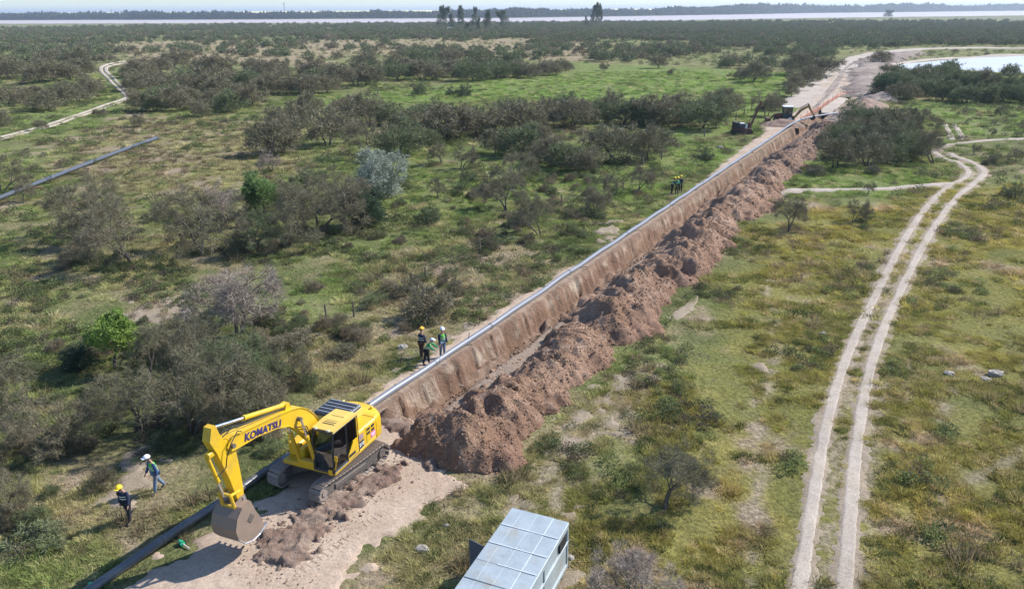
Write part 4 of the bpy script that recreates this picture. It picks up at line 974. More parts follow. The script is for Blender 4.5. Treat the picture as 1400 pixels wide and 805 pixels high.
M['tape'] = paint('reflective_tape', (0.7, 0.72, 0.6), 0.4, amount=0.0)
M['hat_y'] = paint('yellow_helmet', (0.85, 0.58, 0.01), 0.3, amount=0.0)
M['hat_o'] = paint('orange_yellow_helmet', (0.85, 0.42, 0.01), 0.3, amount=0.0)
M['hat_w'] = paint('white_helmet', (0.80, 0.80, 0.84), 0.3, amount=0.0)
M['boot'] = paint('dusty_boot', (0.10, 0.08, 0.07), 0.8, amount=0.5)
def person(x, y, face, label, jacket, vest, trousers, hat, stride=0.0, arms=((0.1, 0.25), (-0.1, 0.25)), lean=0.0, bend=0.0, head=0.0, seat=False, z=None, parent=None, group=None, scale=1.02):
    """face: heading in radians (0 = +Y, clockwise); local +x forward, +y left"""
    root = empty('person', (x, y, (H1(x, y) + 0.03) if z is None else z), math.pi / 2 - face); root.scale = (scale,) * 3
    tag(root, label, 'person', group)
    def pt(a): return Vector(a)
    hip = Vector((0, 0, 0.93)); thigh, shank = 0.44, 0.43
    legs = []
    for sgn, ang in ((1, stride), (-1, -stride)):
        h0 = hip + Vector((0, sgn * 0.10, -0.03)); kb = 0.10 + max(0, -ang) * 0.7
        if seat: ang = 1.45; kb = 1.45
        k = h0 + Vector((math.sin(ang), 0, -math.cos(ang))) * thigh
        a2 = ang - kb; an = k + Vector((math.sin(a2), sgn * 0.01, -math.cos(a2))) * shank
        legs.append((h0, k, an, an + Vector((0.07, 0, -0.055)), an + Vector((0.18, sgn * 0.02, -0.06))))
    low = min(l[2].z for l in legs) - 0.075
    drop = low if not seat else 0.0
    la = lean
    def tor(h, f=0.0): return hip + Vector((math.sin(la) * h + f, 0, math.cos(la) * h))
    waist, chest, neck = tor(0.16), tor(0.38, 0.01), tor(0.54)
    hd_a = la + head; hb = neck + Vector((math.sin(hd_a) * 0.08, 0, math.cos(hd_a) * 0.08)); ht = hb + Vector((math.sin(hd_a) * 0.15 + 0.01, 0, math.cos(hd_a) * 0.15))
    V = []; E = []; R = []
    def av(p, r, frm=None):
        V.append(Vector(p) - Vector((0, 0, drop))); R.append(r); i = len(V) - 1
        if frm is not None: E.append((frm, i))
        return i
    p0 = av(hip, (0.13, 0.10)); w0 = av(waist, (0.125, 0.095), p0); c0 = av(chest, (0.15, 0.11), w0); n0 = av(neck, 0.055, c0); h1_ = av(hb, 0.07, n0); h2_ = av(ht, (0.075, 0.088), h1_)
    av(ht + Vector((0.0, 0, 0.05)), 0.05, h2_); nb = av(hb + Vector((0.10, 0, 0.045)), 0.014, h1_)
    jack = ([0, 1, 2], [(0, 1), (1, 2)]); leg_ids = []; arm_ids = []
    for l in legs:
        i0 = av(l[0], 0.085, p0); i1 = av(l[1], 0.058, i0); i2 = av(l[2], 0.04, i1); i3 = av(l[3], 0.045, i2); i4 = av(l[4], 0.03, i3); leg_ids.append((i0, i1, i2, i3, i4))
    for (sgn, (sh_a, el_a)) in zip((1, -1), arms):
        s0 = chest + Vector((math.sin(la) * 0.08, sgn * 0.17, 0.08)); out = 0.16
        e = s0 + Vector((math.sin(sh_a), sgn * out, -math.cos(sh_a))).normalized() * 0.29
        fa = sh_a + el_a; w = e + Vector((math.sin(fa), sgn * 0.02, -math.cos(fa))).normalized() * 0.26
        i0 = av(s0, 0.06, c0); i1 = av(e, 0.043, i0); i2 = av(w, 0.027, i1)
        fd = Vector((math.sin(fa), 0, -math.cos(fa))); palm = w + fd * 0.07; i3 = av(palm, (0.036, 0.018), i2); arm_ids.append((i0, i1, i2, i3))
        for q in range(4):
            b0 = palm + Vector((0, 0, 0)) + fd * 0.02 + Vector((math.cos(fa), 0, math.sin(fa))) * (q - 1.5) * 0.017
            f1 = av(b0 + fd * (0.035 + 0.006 * (q in (1, 2))), 0.0085, i3); av(b0 + fd * 0.06 + Vector((0, -sgn * 0.018, 0)), 0.0075, f1)
        th = av(palm + Vector((math.cos(fa), 0, math.sin(fa))) * 0.045, 0.010, i3)
    body = skinned('body', V, E, R, M['skin'], root, 1)
    def cloth(name, idlists, grow_, mat, trims=None):
        ids = []; e2 = []; 
        for chain in idlists:
            for a in chain:
                if a not in ids: ids.append(a)
            for a, b in zip(chain[:-1], chain[1:]): e2.append((ids.index(a), ids.index(b)))
        e2 = list(dict.fromkeys(e2))
        vv = [V[i] for i in ids]; rr = [tuple(q + grow_ for q in (R[i] if isinstance(R[i], tuple) else (R[i], R[i]))) for i in ids]
        return skinned(name, vv, e2, rr, mat, root, 1)
    a_l, a_r = arm_ids
    cloth('trousers', [(p0, leg_ids[0][0], leg_ids[0][1], leg_ids[0][2]), (p0, leg_ids[1][0], leg_ids[1][1], leg_ids[1][2])], 0.026, trousers)
    cloth('jacket', [(p0, w0, c0, a_l[0], a_l[1], a_l[2]), (c0, a_r[0], a_r[1], a_r[2])], 0.026, jacket)
    for l in leg_ids: cloth('boot', [(l[2], l[3], l[4])], 0.016, M['boot'])
    if vest is not None:
        vv = [V[p0] + Vector((0, 0, 0.05)), V[w0], V[c0], V[c0] + Vector((math.sin(la) * 0.09, 0, 0.10))]
        vo = skinned('vest', vv, [(0, 1), (1, 2), (2, 3)], [(0.178, 0.142), (0.172, 0.138), (0.190, 0.150), (0.14, 0.10)], vest, root, 1)
        MB().tube([vv[1] - Vector((0, 0, 0.05)), vv[1]], 0.001, 6).build('tape', M['tape'], vo) if False else None
        t1 = MB(); 
        for zz in (0.02, 0.14):
            c_ = vv[1].lerp(vv[2], zz / 0.22); ring = [(c_.x + 0.166 * math.cos(a) * 0.93, c_.y + 0.208 * math.sin(a) * 0.93) for a in np.linspace(0, 2 * math.pi, 17)[:-1]]
            n_ = len(ring); t1.add([(q[0], q[1], c_.z - 0.02) for q in ring] + [(q[0], q[1], c_.z + 0.02) for q in ring], [(i, (i + 1) % n_, n_ + (i + 1) % n_, n_ + i) for i in range(n_)])
        t1.build('reflective_band', M['tape'], vo)
    hc = V[h2_]
    MB().ball(hc + Vector((-0.025, 0, 0.0)), 0.098, 10, 8, (1, 0.92, 1.0)).build('hair', M['hair'], root, True)
    if hat is not None:
        hm = MB(); c_ = hc + Vector((0, 0, 0.03)); vs = []; nn = 14
        for i in range(6):
            a = math.pi / 2 * i / 5.0
            for j in range(nn): vs.append((c_.x + 0.150 * math.cos(a) * math.cos(2 * math.pi * j / nn), c_.y + 0.128 * math.cos(a) * math.sin(2 * math.pi * j / nn), c_.z + 0.125 * math.sin(a)))
        hm.add(vs, [(i * nn + j, i * nn + (j + 1) % nn, (i + 1) * nn + (j + 1) % nn, (i + 1) * nn + j) for i in range(5) for j in range(nn)] + [tuple(range(nn - 1, -1, -1))])
        hm.box((c_.x + 0.15, c_.y, c_.z + 0.004), (0.11, 0.17, 0.014), bev=0.005)
        hm.build('helmet', hat, root, True)
    for sgn in (1, -1):
        MB().ball(hc + Vector((0.082, sgn * 0.032, -0.015)), 0.011, 6, 4).build('eye', M['hair'], root)
    MB().box(hc + Vector((0.082, 0, -0.085)), (0.02, 0.045, 0.010)).build('mouth', M['brown_cloth'], root)
    return root
R_ = math.radians
# the two walkers
x, y = gp(178, 713); person(x, y, R_(188), 'walking man in a yellow helmet and dark clothes at bottom left', M['navy_cloth'], M['navy_cloth'], M['black_cloth'], M['hat_y'], 0.22, ((0.15, 0.25), (-0.2, 0.35)), 0.14, head=0.5, scale=1.0)
x, y = gp(217, 672); person(x, y, R_(222), 'striding man in a white helmet, blue jacket, green vest and pale jeans', M['blue_cloth'], M['vest'], M['jeans'], M['hat_w'], 0.26, ((-0.2, 0.3), (0.2, 0.35)), 0.16, head=0.35)
# three at the pipe
x, y = gp(577, 490); person(x, y, R_(35), 'man in an orange-yellow helmet and dark jacket, leftmost of three at the pipe', M['navy_cloth'], M['navy_cloth'], M['brown_cloth'], M['hat_o'], 0.08, ((0.15, 0.2), (0.1, 0.3)), 0.08)
x, y = gp(584, 499); person(x, y, R_(105), 'worker in a bright green vest leaning over the pipe at the trench', M['vest_dk'], M['vest'], M['black_cloth'], M['hat_w'], 0.15, ((0.9, 0.2), (0.8, 0.3)), 0.45, head=0.3, scale=0.95)
wk = (x, y)
x, y = gp(605.5, 489); person(x, y, R_(150), 'man in a white helmet, green vest and pale trousers standing alone at the pipe', M['navy_cloth'], M['vest'], M['jeans'], M['hat_w'], 0.05, ((0.1, 0.4), (0.1, 0.3)), 0.05)
# three farther along
x, y = gp(918.5, 266); person(x, y, R_(100), 'worker in dark green at the left of the distant group by the pipe', M['black_cloth'], M['vest_dk'], M['black_cloth'], M['hat_y'], 0.05, ((0.6, 0.2), (0.6, 0.2)), 0.25)
x, y = gp(925, 265.5); person(x, y, R_(160), 'worker in a green vest in the middle of the distant group by the pipe', M['vest_dk'], M['vest_dk'], M['black_cloth'], M['hat_y'], 0.05, ((0.2, 0.5), (0.2, 0.5)), 0.1)
x, y = gp(930, 263.5); person(x, y, R_(200), 'worker in a dark jacket and pale helmet at the right of the distant group', M['navy_cloth'], None, M['black_cloth'], M['hat_y'], 0.05, ((0.2, 0.8), (0.2, 0.3)), 0.1)
x, y = gp(1120, 162); person(x, y, R_(170), 'tiny figure in dark clothes beside the orange barrier at the far trench', M['black_cloth'], None, M['black_cloth'], M['hat_o'], 0.0)
# driver in the cab
_q = EX_RU @ Vector((0.42, 0.86, 0)); _a = headz(EX_T); _dx = _q.x * math.cos(_a) - _q.y * math.sin(_a); _dy = _q.x * math.sin(_a) + _q.y * math.cos(_a)
person(EXC[0] + _dx, EXC[1] + _dy, math.pi / 2 - headz(EX_U), 'driver in a red top sitting in the cab of the yellow excavator', M['red'], None, M['navy_cloth'], None, 0, ((0.5, 1.0), (0.5, 1.0)), 0.0, seat=True, z=H1(*EXC) + 0.06 + 0.86)
# rope from the leaning worker down the trench wall
rp = []
for t_ in np.linspace(0.25, 1.25, 9):
    x, y = ax(to_st(*wk)[0] + 0.9 * t_, t_); zz = H1(x, y) + 0.08 - 1.5 * float(sstep(0.45, 1.15, t_)); rp.append((x, y, zz + 0.05))
o = MB().tube([(wk[0] + 0.35, wk[1] - 0.1, H1(*wk) + 0.95), (rp[0][0] + .05, rp[0][1], rp[0][2] + 0.35)] + rp, 0.02, 6).build('rope', M['rope']); tag(o, 'pale rope hanging from the leaning worker down the trench wall', 'rope')

for (u_, v_, lab) in ((548, 500, 'short wooden stake leaning in the dry ground left of the workers'), (640, 470, 'short wooden stake right beside the pipe, just beyond the workers')):
    x, y = gp(u_, v_); o = MB().tube([(0, 0, -0.1), (0.08, 0.03, 0.75)], 0.028, 6).build('stake', M['wood']); o.location = (x, y, H1(x, y)); tag(o, lab, 'stake')
# ------------------------------------------------------------------ wire fence
def make_fence():
    px = [(447, 437), (484, 431), (582, 380), (657, 345), (767, 283), (830, 252), (879, 229), (904, 219), (927, 206), (963, 187), (979, 177), (993, 169.5), (1006, 163.5), (1017, 158), (1027, 152.5), (1038, 146), (1047, 140.5), (1057, 135), (1065, 129.5), (1073, 126), (1083, 120.5), (1093, 114), (1104, 108)]
    pts = [gp(*p) for p in px]
    root = empty('wire_fence', (pts[3][0], pts[3][1], H1(*pts[3])))
    tag(root, 'old wire fence of thin wooden posts running back through the grass left of the trench', 'fence')
    off = Vector(root.location)
    tops = []
    for i, (x, y) in enumerate(pts):
        h = 1.25 * (0.85 + 0.3 * rnd.random()); w = 0.075 if y < 90 else 0.11
        z = H1(x, y); lx, ly = rnd.uniform(-.08, .08), rnd.uniform(-.08, .08)
        MB().tube([(x - off.x, y - off.y, z - off.z - 0.2), (x + lx - off.x, y + ly - off.y, z + h - off.z)], [w, w * 0.8], 7).build('post', M['wood'], root); tops.append((x - off.x, y - off.y, z - off.z))
    for h in (0.45, 0.8, 1.1):
        MB().tube([(a[0], a[1], a[2] + h) for a in tops], 0.005, 4).build('wire', M['steel_dark'], root)
make_fence()
# orange barrier mesh round the far end of the trench
def barrier():
    seq = [(s, 0.35 + (s - 119) * 0.012) for s in range(120, 172, 6)] + [(171.5, 1.8), (171.5, 3.2), (171, 4.6)]
    pts = [ax(*q) for q in seq]
    root = empty('safety_barrier', (pts[0][0], pts[0][1], H1(*pts[0]))); tag(root, 'orange plastic safety mesh round the far end of the trench', 'barrier'); off = root.location
    P = [(p[0] - off.x, p[1] - off.y, H1(*p) - off.z + 0.1) for p in pts]
    for (a, b) in zip(P[:-1], P[1:]):
        A, B = Vector(a), Vector(b); mb = MB(); K = 5
        for j in range(6):
            row = [A.lerp(B, k / K) + Vector((0, 0, 0.08 + 0.14 * j - 0.10 * math.sin(math.pi * k / K) * j / 6)) for k in range(K + 1)]; mb.tube(row, 0.016, 4)
        nv = max(3, int((B - A).length / 0.5))
        for k in range(nv + 1):
            q = A.lerp(B, k / nv); mb.tube([q + Vector((0, 0, 0.05)), q + Vector((0, 0, 0.82))], 0.012, 4)
        mb.build('mesh_panel', M['net'], root)
    for p in P: MB().tube([(p[0], p[1], p[2] - 0.1), (p[0], p[1], p[2] + 1.25)], 0.03, 6).build('stake', M['wood'], root)
barrier()

# ------------------------------------------------------------------ distant machines
def backhoe():
    x, y = gp(1074, 168); root = empty('backhoe_loader', (x, y, H1(x, y) + 0.05), R_(-8)); root.scale = (0.96,) * 3
    tag(root, 'distant backhoe loader with teal cab, white roof and ochre arm', 'backhoe')
    B = lambda mb, n, m, p=root: mb.build(n, M[m], p)
    B(MB().box((-0.2, 0, 1.0), (3.4, 0.9, 0.5), bev=0.08), 'chassis', 'rust')
    B(MB().prism([(-2.3, 1.0), (-0.8, 1.0), (-0.8, 1.75), (-2.2, 1.6)], -0.45, 0.45), 'engine_hood', 'rust')
    cab = empty('cab', (0, 0, 0)); cab.parent = root
    B(MB().box((0.1, 0, 1.25), (1.6, 1.5, 0.8), bev=0.05), 'cab_body', 'teal', cab)
    for sx in (-0.65, 0.85):
        for sy in (-0.7, 0.7): B(MB().box((sx, sy, 2.2), (0.1, 0.1, 1.3)), 'pillar', 'teal', cab)
    for sy in (-0.7, 0.7): B(MB().box((0.1, sy, 2.2), (1.4, 0.02, 1.2)), 'window', 'glass', cab)
    for sx in (-0.65, 0.85): B(MB().box((sx, 0, 2.2), (0.02, 1.3, 1.2)), 'window', 'glass', cab)
    B(MB().box((0.1, 0, 2.2), (0.9, 0.9, 1.0), bev=0.1), 'seat', 'teal', cab)
    B(MB().box((0.1, 0, 2.93), (1.9, 1.75, 0.16), bev=0.05), 'roof', 'white', cab)
    for sy in (-0.8, 0.8):
        for sx, r in ((-1.7, 0.45), (0.5, 0.72)):
            w = B(MB().tube([(sx, sy - 0.2, r), (sx, sy + 0.2, r)], r, 20), 'wheel', 'hose'); B(MB().tube([(sx, sy - 0.22, r), (sx, sy + 0.22, r)], r * 0.55, 14), 'rim', 'white', w)
    for sy in (-0.9, 0.9): B(MB().tube([(1.3, sy * 0.6, 0.9), (1.5, sy, 0.1)], 0.07, 6).box((1.5, sy, 0.06), (0.35, 0.3, 0.1)), 'stabiliser', 'dark')
    B(MB().box((1.25, 0, 0.95), (0.4, 1.0, 0.7), bev=0.05), 'swing_post', 'ochre')
    B(MB().prism([(1.3, 0.9), (1.55, 0.85), (2.6, 2.1), (3.75, 2.85), (3.75, 3.15), (3.4, 3.1), (2.2, 2.4), (1.5, 1.3)], -0.14, 0.14), 'boom', 'ochre')
    B(MB().prism([(3.55, 3.45), (3.85, 3.35), (4.3, 2.4), (5.0, 1.35), (4.8, 1.25), (4.0, 2.3), (3.6, 2.9)], -0.11, 0.11), 'arm', 'ochre')
    B(MB().tube([(2.2, 0, 2.6), (3.65, 0, 3.5)], 0.07, 8), 'cylinder', 'dark')
    B(MB().prism([(4.95, 1.35), (5.1, 0.95), (4.9, 0.6), (4.4, 0.55), (4.15, 0.85), (4.6, 1.0)], -0.35, 0.35), 'digging_bucket', 'hose')
    for sy in (-0.5, 0.5): B(MB().tube([(-0.9, sy, 1.5), (-2.4, sy, 1.15), (-3.0, sy, 0.5)], 0.08, 6), 'loader_arm', 'rust')
    B(MB().prism([(-2.9, 0.9), (-3.5, 0.85), (-3.7, 0.15), (-2.9, 0.1)], -1.0, 1.0), 'loader_bucket', 'rust')
backhoe()
def old_digger():
    x, y = gp(1014, 183); root = empty('old_digger', (x, y, H1(x, y) + 0.02), R_(4)); root.scale = (0.88,) * 3
    tag(root, 'small rusty machine with a tall thin arm beside the far dirt strip', 'digger')
    B = lambda mb, n, m, p=root: mb.build(n, M[m], p)
    for sy in (-0.85, 0.85):
        t = B(MB().prism([(-1.6, 0.0), (1.5, 0.0), (1.85, 0.32), (1.5, 0.68), (-1.6, 0.68), (-1.9, 0.34)], sy - 0.22, sy + 0.22), 'track', 'hose')
        for k in range(5): B(MB().tube([(-1.2 + 0.6 * k, sy - 0.25, 0.3), (-1.2 + 0.6 * k, sy + 0.25, 0.3)], 0.17, 10), 'roller', 'rust', t)
    B(MB().box((-0.1, 0, 0.85), (3.2, 1.7, 0.3), bev=0.04), 'chassis', 'rust')
    B(MB().box((-1.25, 0, 1.55), (0.9, 1.7, 1.15), bev=0.08), 'radiator', 'dark')
    B(MB().box((-0.25, -0.1, 1.42), (1.0, 1.1, 0.8), bev=0.06), 'engine', 'grille')
    B(MB().box((-0.15, -0.1, 1.88), (0.9, 0.9, 0.10), bev=0.03), 'cover', 'white')
    B(MB().tube([(-0.7, 0.3, 1.7), (-0.7, 0.3, 2.35)], 0.07, 8), 'exhaust', 'rust')
    B(MB().box((0.55, -0.6, 1.35), (0.35, 0.12, 0.9)), 'panel', 'white')
    B(MB().box((0.55, 0.35, 1.35), (0.35, 0.5, 0.5), bev=0.04), 'seat', 'hose')
    B(MB().box((1.25, 0, 1.3), (0.6, 0.8, 1.3), bev=0.05), 'mast_base', 'rust')
    B(MB().prism([(1.25, 1.2), (1.6, 1.1), (3.05, 5.1), (3.15, 5.7), (2.9, 5.75), (2.75, 5.2)], -0.13, 0.13), 'boom', 'rust')
    B(MB().prism([(2.8, 5.85), (3.2, 5.75), (3.55, 5.35), (3.45, 4.7), (3.2, 4.9), (3.2, 5.4)], -0.10, 0.10), 'arm', 'ochre')
    B(MB().tube([(1.2, 0.0, 2.1), (2.55, 0, 4.9)], 0.06, 6), 'cylinder', 'dark')
    B(MB().prism([(3.3, 4.85), (3.6, 4.8), (3.7, 4.4), (3.4, 4.25), (3.2, 4.5)], -0.25, 0.25), 'bucket', 'hose')
old_digger()
def stone(u, v, r, label):
    x, y = gp(u, v); me = MB().ball((0, 0, 0), r, 9, 6, (1.2, 0.9, 0.6)); 
    me.v = [tuple(Vector(q) * (1 + 0.35 * (rnd.random() - 0.5))) for q in me.v]
    o = me.build('stone', M['stone']); o.location = (x, y, H1(x, y) + r * 0.25); tag(o, label, 'stone')
for a in ((1361, 512, 0.36, 'pale stone at the edge of the green mound far right'), (1347, 520, 0.24, 'smaller pale stone left of the mound at the right'), (1296, 512, 0.26, 'pale stone on the thin worn path right of the wheel tracks'), (611, 719, 0.12, 'small white stone on the grass between dirt pad and metal cabin'), (779, 766, 0.17, 'pale stone right beside the metal cabin'),
          (578, 752, 0.22, 'flat pale stone near the dirt pad, left of the metal cabin door'), (985, 203, 0.42, 'pale boulder in the grass left of the far pipe'), (1126, 455, 0.22, 'pale stone left of the wheel tracks'), (551, 476, 0.3, 'pale clod of dug earth beside the workers at the pipe'), (700, 262, 0.3, 'pale stone in the grass among the middle trees')):
    stone(*a)

# ------------------------------------------------------------------ trees
def skeleton(seed, stems=1, flat=0.8, depth=4, split=3, spread=0.75, lean=0.15, L0=1.0, trunk_h=0.9, wob=0.25):
    rg = random.Random(seed); segs = []; tips = []
    def grow(p, d, L, r, k):
        n = 3
        for i in range(n):
            d2 = (d + Vector((rg.gauss(0, wob), rg.gauss(0, wob), rg.gauss(0, wob * 0.6)))).normalized()
            q = p + d2 * L / n; r2 = r * (1 - 0.30 / n)
            segs.append((p, q, r, r2, k)); p, d, r = q, d2, r2
            if k >= 2: tips.append((p, d, L, k))
        if k >= depth: tips.append((p, d, L, k + 1)); return
        m = split if rg.random() < 0.6 else split - 1
        ph = rg.uniform(0, 6.28)
        for j in range(m):
            a = ph + 6.283 * j / m + rg.uniform(-.5, .5); u = d.orthogonal().normalized(); w = d.cross(u)
            sp = spread * rg.uniform(0.6, 1.25)
            nd = (d * math.cos(sp) + (u * math.cos(a) + w * math.sin(a)) * math.sin(sp))
            nd.z = nd.z * flat + (0.10 if k < 2 else 0.0)
            if p.z + nd.z * L < 0.5: nd.z = abs(nd.z) * 0.5
            grow(p, nd.normalized(), L * rg.uniform(0.66, 0.9), r * rg.uniform(0.6, 0.75), k + 1)
    for s in range(stems):
        a = rg.uniform(0, 6.28); d = Vector((math.cos(a) * lean * (1 + s), math.sin(a) * lean * (1 + s), 1)).normalized()
        grow(Vector((0.12 * math.cos(a) * (stems > 1), 0.12 * math.sin(a) * (stems > 1), 0)), d, trunk_h, 0.15 / (stems ** 0.4), 0)
    return segs, tips
def tree_meshes(name, seed, W, Hh, nsl, sw, sl, leaf=False, tube_n=5, minr=0.0, stems=1, depth=4, split=3, flat=0.8, spread=0.75, lean=0.15, trunk_h=0.9, droop=0.0, up=0.25, dome=0.25, dlow=0.28):
    segs, tips = skeleton(seed, stems, flat, depth, split, spread, lean, 1.0, trunk_h)
    P = np.array([q[0] for q in tips]); D = np.array([q[1] for q in tips]); LL = np.array([q[2] for q in tips])
    rg = np.random.RandomState(seed)
    idx = rg.randint(0, len(P), nsl)
    o = P[idx] + rg.normal(0, 0.15, (nsl, 3)) * LL[idx][:, None] * 1.2 - D[idx] * rg.uniform(0, 0.4, (nsl, 1)) * LL[idx][:, None]
    rd = rg.normal(0, 1, (nsl, 3)); rd /= np.linalg.norm(rd, axis=1)[:, None]
    dd = D[idx] * 0.55 + rd * 0.85 + np.array((0, 0, up - droop)); dd /= np.linalg.norm(dd, axis=1)[:, None]
    # scale the whole tree to the wanted width and height
    ext = max(np.percentile(np.abs(o[:, 0]), 96), np.percentile(np.abs(o[:, 1]), 96)); zt_ = np.percentile(o[:, 2], 98)
    sx = W / 2 / ext; sz = Hh / zt_
    S3 = np.array((sx, sx, sz)); o = o * S3
    nd = int(nsl * dome)
    if nd:
        lob = rg.normal(0, 1, (9, 3)); lob /= np.linalg.norm(lob, axis=1)[:, None]; la = rg.uniform(-0.28, 0.16, 9)
        q = rg.normal(0, 1, (nd, 3)); q[:, 2] = np.abs(q[:, 2]) ; q /= np.linalg.norm(q, axis=1)[:, None]
        rr_ = 0.86 + (np.clip(q @ lob.T, 0, 1) ** 4 * la).sum(1); rr_ *= rg.uniform(0.15, 1, nd) ** 0.38
        q = q * rr_[:, None]; zz = dlow + (1 - dlow) * q[:, 2] - 0.16 * dlow * (1 - np.hypot(q[:, 0], q[:, 1])) 
        o[:nd] = np.stack([q[:, 0] * W / 2, q[:, 1] * W / 2, zz * Hh], 1) + rg.normal(0, 0.03 * W, (nd, 3)) * np.array((1, 1, 0.6))
        d3 = q * np.array((1, 1, 0.9)) + rg.normal(0, 0.55, (nd, 3)) + np.array((0, 0, 0.2)); dd[:nd] = d3 / np.linalg.norm(d3, axis=1)[:, None]
    lens = sl * rg.uniform(0.45, 1.3, nsl); wid = sw * rg.uniform(0.6, 1.4, nsl)
    sd = np.cross(dd, rg.normal(0, 1, (nsl, 3))); sd /= np.linalg.norm(sd, axis=1)[:, None] + 1e-9
    o[:, 2] = np.maximum(o[:, 2], 0.12)
    if leaf:
        a = o; b = o + dd * lens[:, None] * 0.5 + sd * wid[:, None] * 0.5; c = o + dd * lens[:, None]; d = o + dd * lens[:, None] * 0.5 - sd * wid[:, None] * 0.5
        V = np.stack([a, b, c, d], 1).reshape(-1, 3); F = np.arange(nsl * 4).reshape(-1, 4)
    else:
        a = o - sd * wid[:, None] * 0.5; b = o + sd * wid[:, None] * 0.5; c = o + dd * lens[:, None] + rg.normal(0, 0.05, (nsl, 3)) * lens[:, None]
        V = np.stack([a, b, c], 1).reshape(-1, 3); F = np.arange(nsl * 3).reshape(-1, 3)
    crown = np_mesh(name + '_crown', V, F)
    mb = MB(); mnr = minr
    for (p, q, r1, r2, k) in segs:
        R1 = max(r1, 0.012) * (W / 5.5) ** 0.5
        if R1 < mnr: continue
        n = tube_n if k < 2 else max(3, tube_n - 1)
        mb.tube([(p.x * sx, p.y * sx, p.z * sz - (0.15 if p.z == 0 else 0)), (q.x * sx, q.y * sx, q.z * sz)], [R1, max(r2, 0.01) * (W / 5.5) ** 0.5], n, caps=False)
    tr = bpy.data.meshes.new(name + '_trunk'); tr.from_pydata(mb.v, [], mb.f); tr.update(); tr.polygons.foreach_set('use_smooth', [True] * len(tr.polygons))
    return tr, crown
TREES = {}   # kind -> list of (trunk mesh, crown mesh, width, height)
def reg(kind, n, W, Hh, cm, **k):
    out = []
    for i in range(n):
        W_ = W * (0.92 + 0.16 * ((i * 7) % 3) / 2); H_ = Hh * (0.9 + 0.2 * ((i * 5) % 3) / 2)
        tr, cr = tree_meshes(kind, 100 + len(TREES) * 13 + i, W_, H_, **k)
        tr.materials.append(M['bark']); cr.materials.append(M[cm]); out.append((tr, cr, W_, H_))
    TREES[kind] = out
reg('bare_near', 5, 6.0, 4.1, 'twig', nsl=11000, sw=0.017, sl=0.42, depth=5, stems=2, flat=0.72, spread=0.62, dome=0.10, dlow=0.35)
reg('pale_near', 2, 5.0, 3.4, 'twig_pale', nsl=9500, sw=0.015, sl=0.40, depth=5, stems=2, flat=0.75, spread=0.6, dome=0.12, dlow=0.3)
reg('olive_near', 2, 6.0, 4.0, 'twig_green', nsl=12000, sw=0.022, sl=0.32, depth=5, stems=2, flat=0.75, spread=0.65, dome=0.2, dlow=0.3)
reg('bare_mid', 5, 6.0, 3.6, 'twig', nsl=5200, sw=0.062, sl=0.46, depth=4, stems=2, flat=0.70, spread=0.66, tube_n=4, minr=0.02, dome=0.5, dlow=0.22)
reg('olive_mid', 4, 6.0, 3.4, 'twig_green', nsl=5200, sw=0.075, sl=0.42, depth=4, stems=2, flat=0.75, spread=0.66, tube_n=4, minr=0.02, dome=0.6, dlow=0.18)
reg('bare_far', 4, 6.5, 3.7, 'twig', nsl=1500, sw=0.17, sl=0.62, depth=3, stems=2, flat=0.72, spread=0.7, tube_n=4, minr=0.05, dome=0.8, dlow=0.2)
reg('olive_far', 4, 6.5, 3.6, 'twig_green', nsl=1500, sw=0.19, sl=0.62, depth=3, stems=2, flat=0.75, spread=0.7, tube_n=4, minr=0.05, dome=0.85, dlow=0.15)
reg('green_leafy', 2, 3.6, 4.2, 'leaf', nsl=9000, sw=0.10, sl=0.20, leaf=True, depth=5, stems=1, flat=1.0, spread=0.55, dome=0.6, dlow=0.3)
reg('lime_leafy', 1, 4.4, 4.6, 'leaf_lime', nsl=7500, sw=0.10, sl=0.20, leaf=True, depth=5, stems=2, flat=1.0, spread=0.6, dome=0.3, dlow=0.55)
reg('dark_leafy', 3, 4.0, 3.4, 'leaf_dark', nsl=9000, sw=0.09, sl=0.17, leaf=True, depth=5, stems=3, flat=0.9, spread=0.6, trunk_h=0.5, dome=0.7, dlow=0.1)
reg('silver', 2, 5.2, 4.4, 'leaf_silver', nsl=14000, sw=0.075, sl=0.26, leaf=True, depth=5, stems=3, flat=1.05, spread=0.5, trunk_h=0.5, dome=0.7, dlow=0.05)
reg('shrub', 4, 2.0, 1.1, 'twig', nsl=2600, sw=0.022, sl=0.24, depth=3, stems=5, flat=0.9, spread=0.6, trunk_h=0.3, lean=0.4, dome=0.5, dlow=0.1)
reg('green_shrub', 3, 2.0, 1.2, 'twig_green', nsl=2600, sw=0.035, sl=0.20, depth=3, stems=5, flat=0.9, spread=0.6, trunk_h=0.3, lean=0.4, dome=0.6, dlow=0.05)
reg('tall', 3, 13.0, 22.0, 'leaf_gum', nsl=4200, sw=0.65, sl=1.1, leaf=True, depth=4, stems=1, flat=1.25, spread=0.45, trunk_h=1.6, tube_n=5, minr=0.03)
NTREE = {}
KNAME = {'bare': 'thorn_tree', 'pale': 'thorn_tree', 'olive': 'thorn_tree', 'green': 'leafy_tree', 'lime': 'leafy_tree', 'dark': 'leafy_bush', 'silver': 'silver_bush', 'shrub': 'shrub', 'tall': 'tall_tree'}
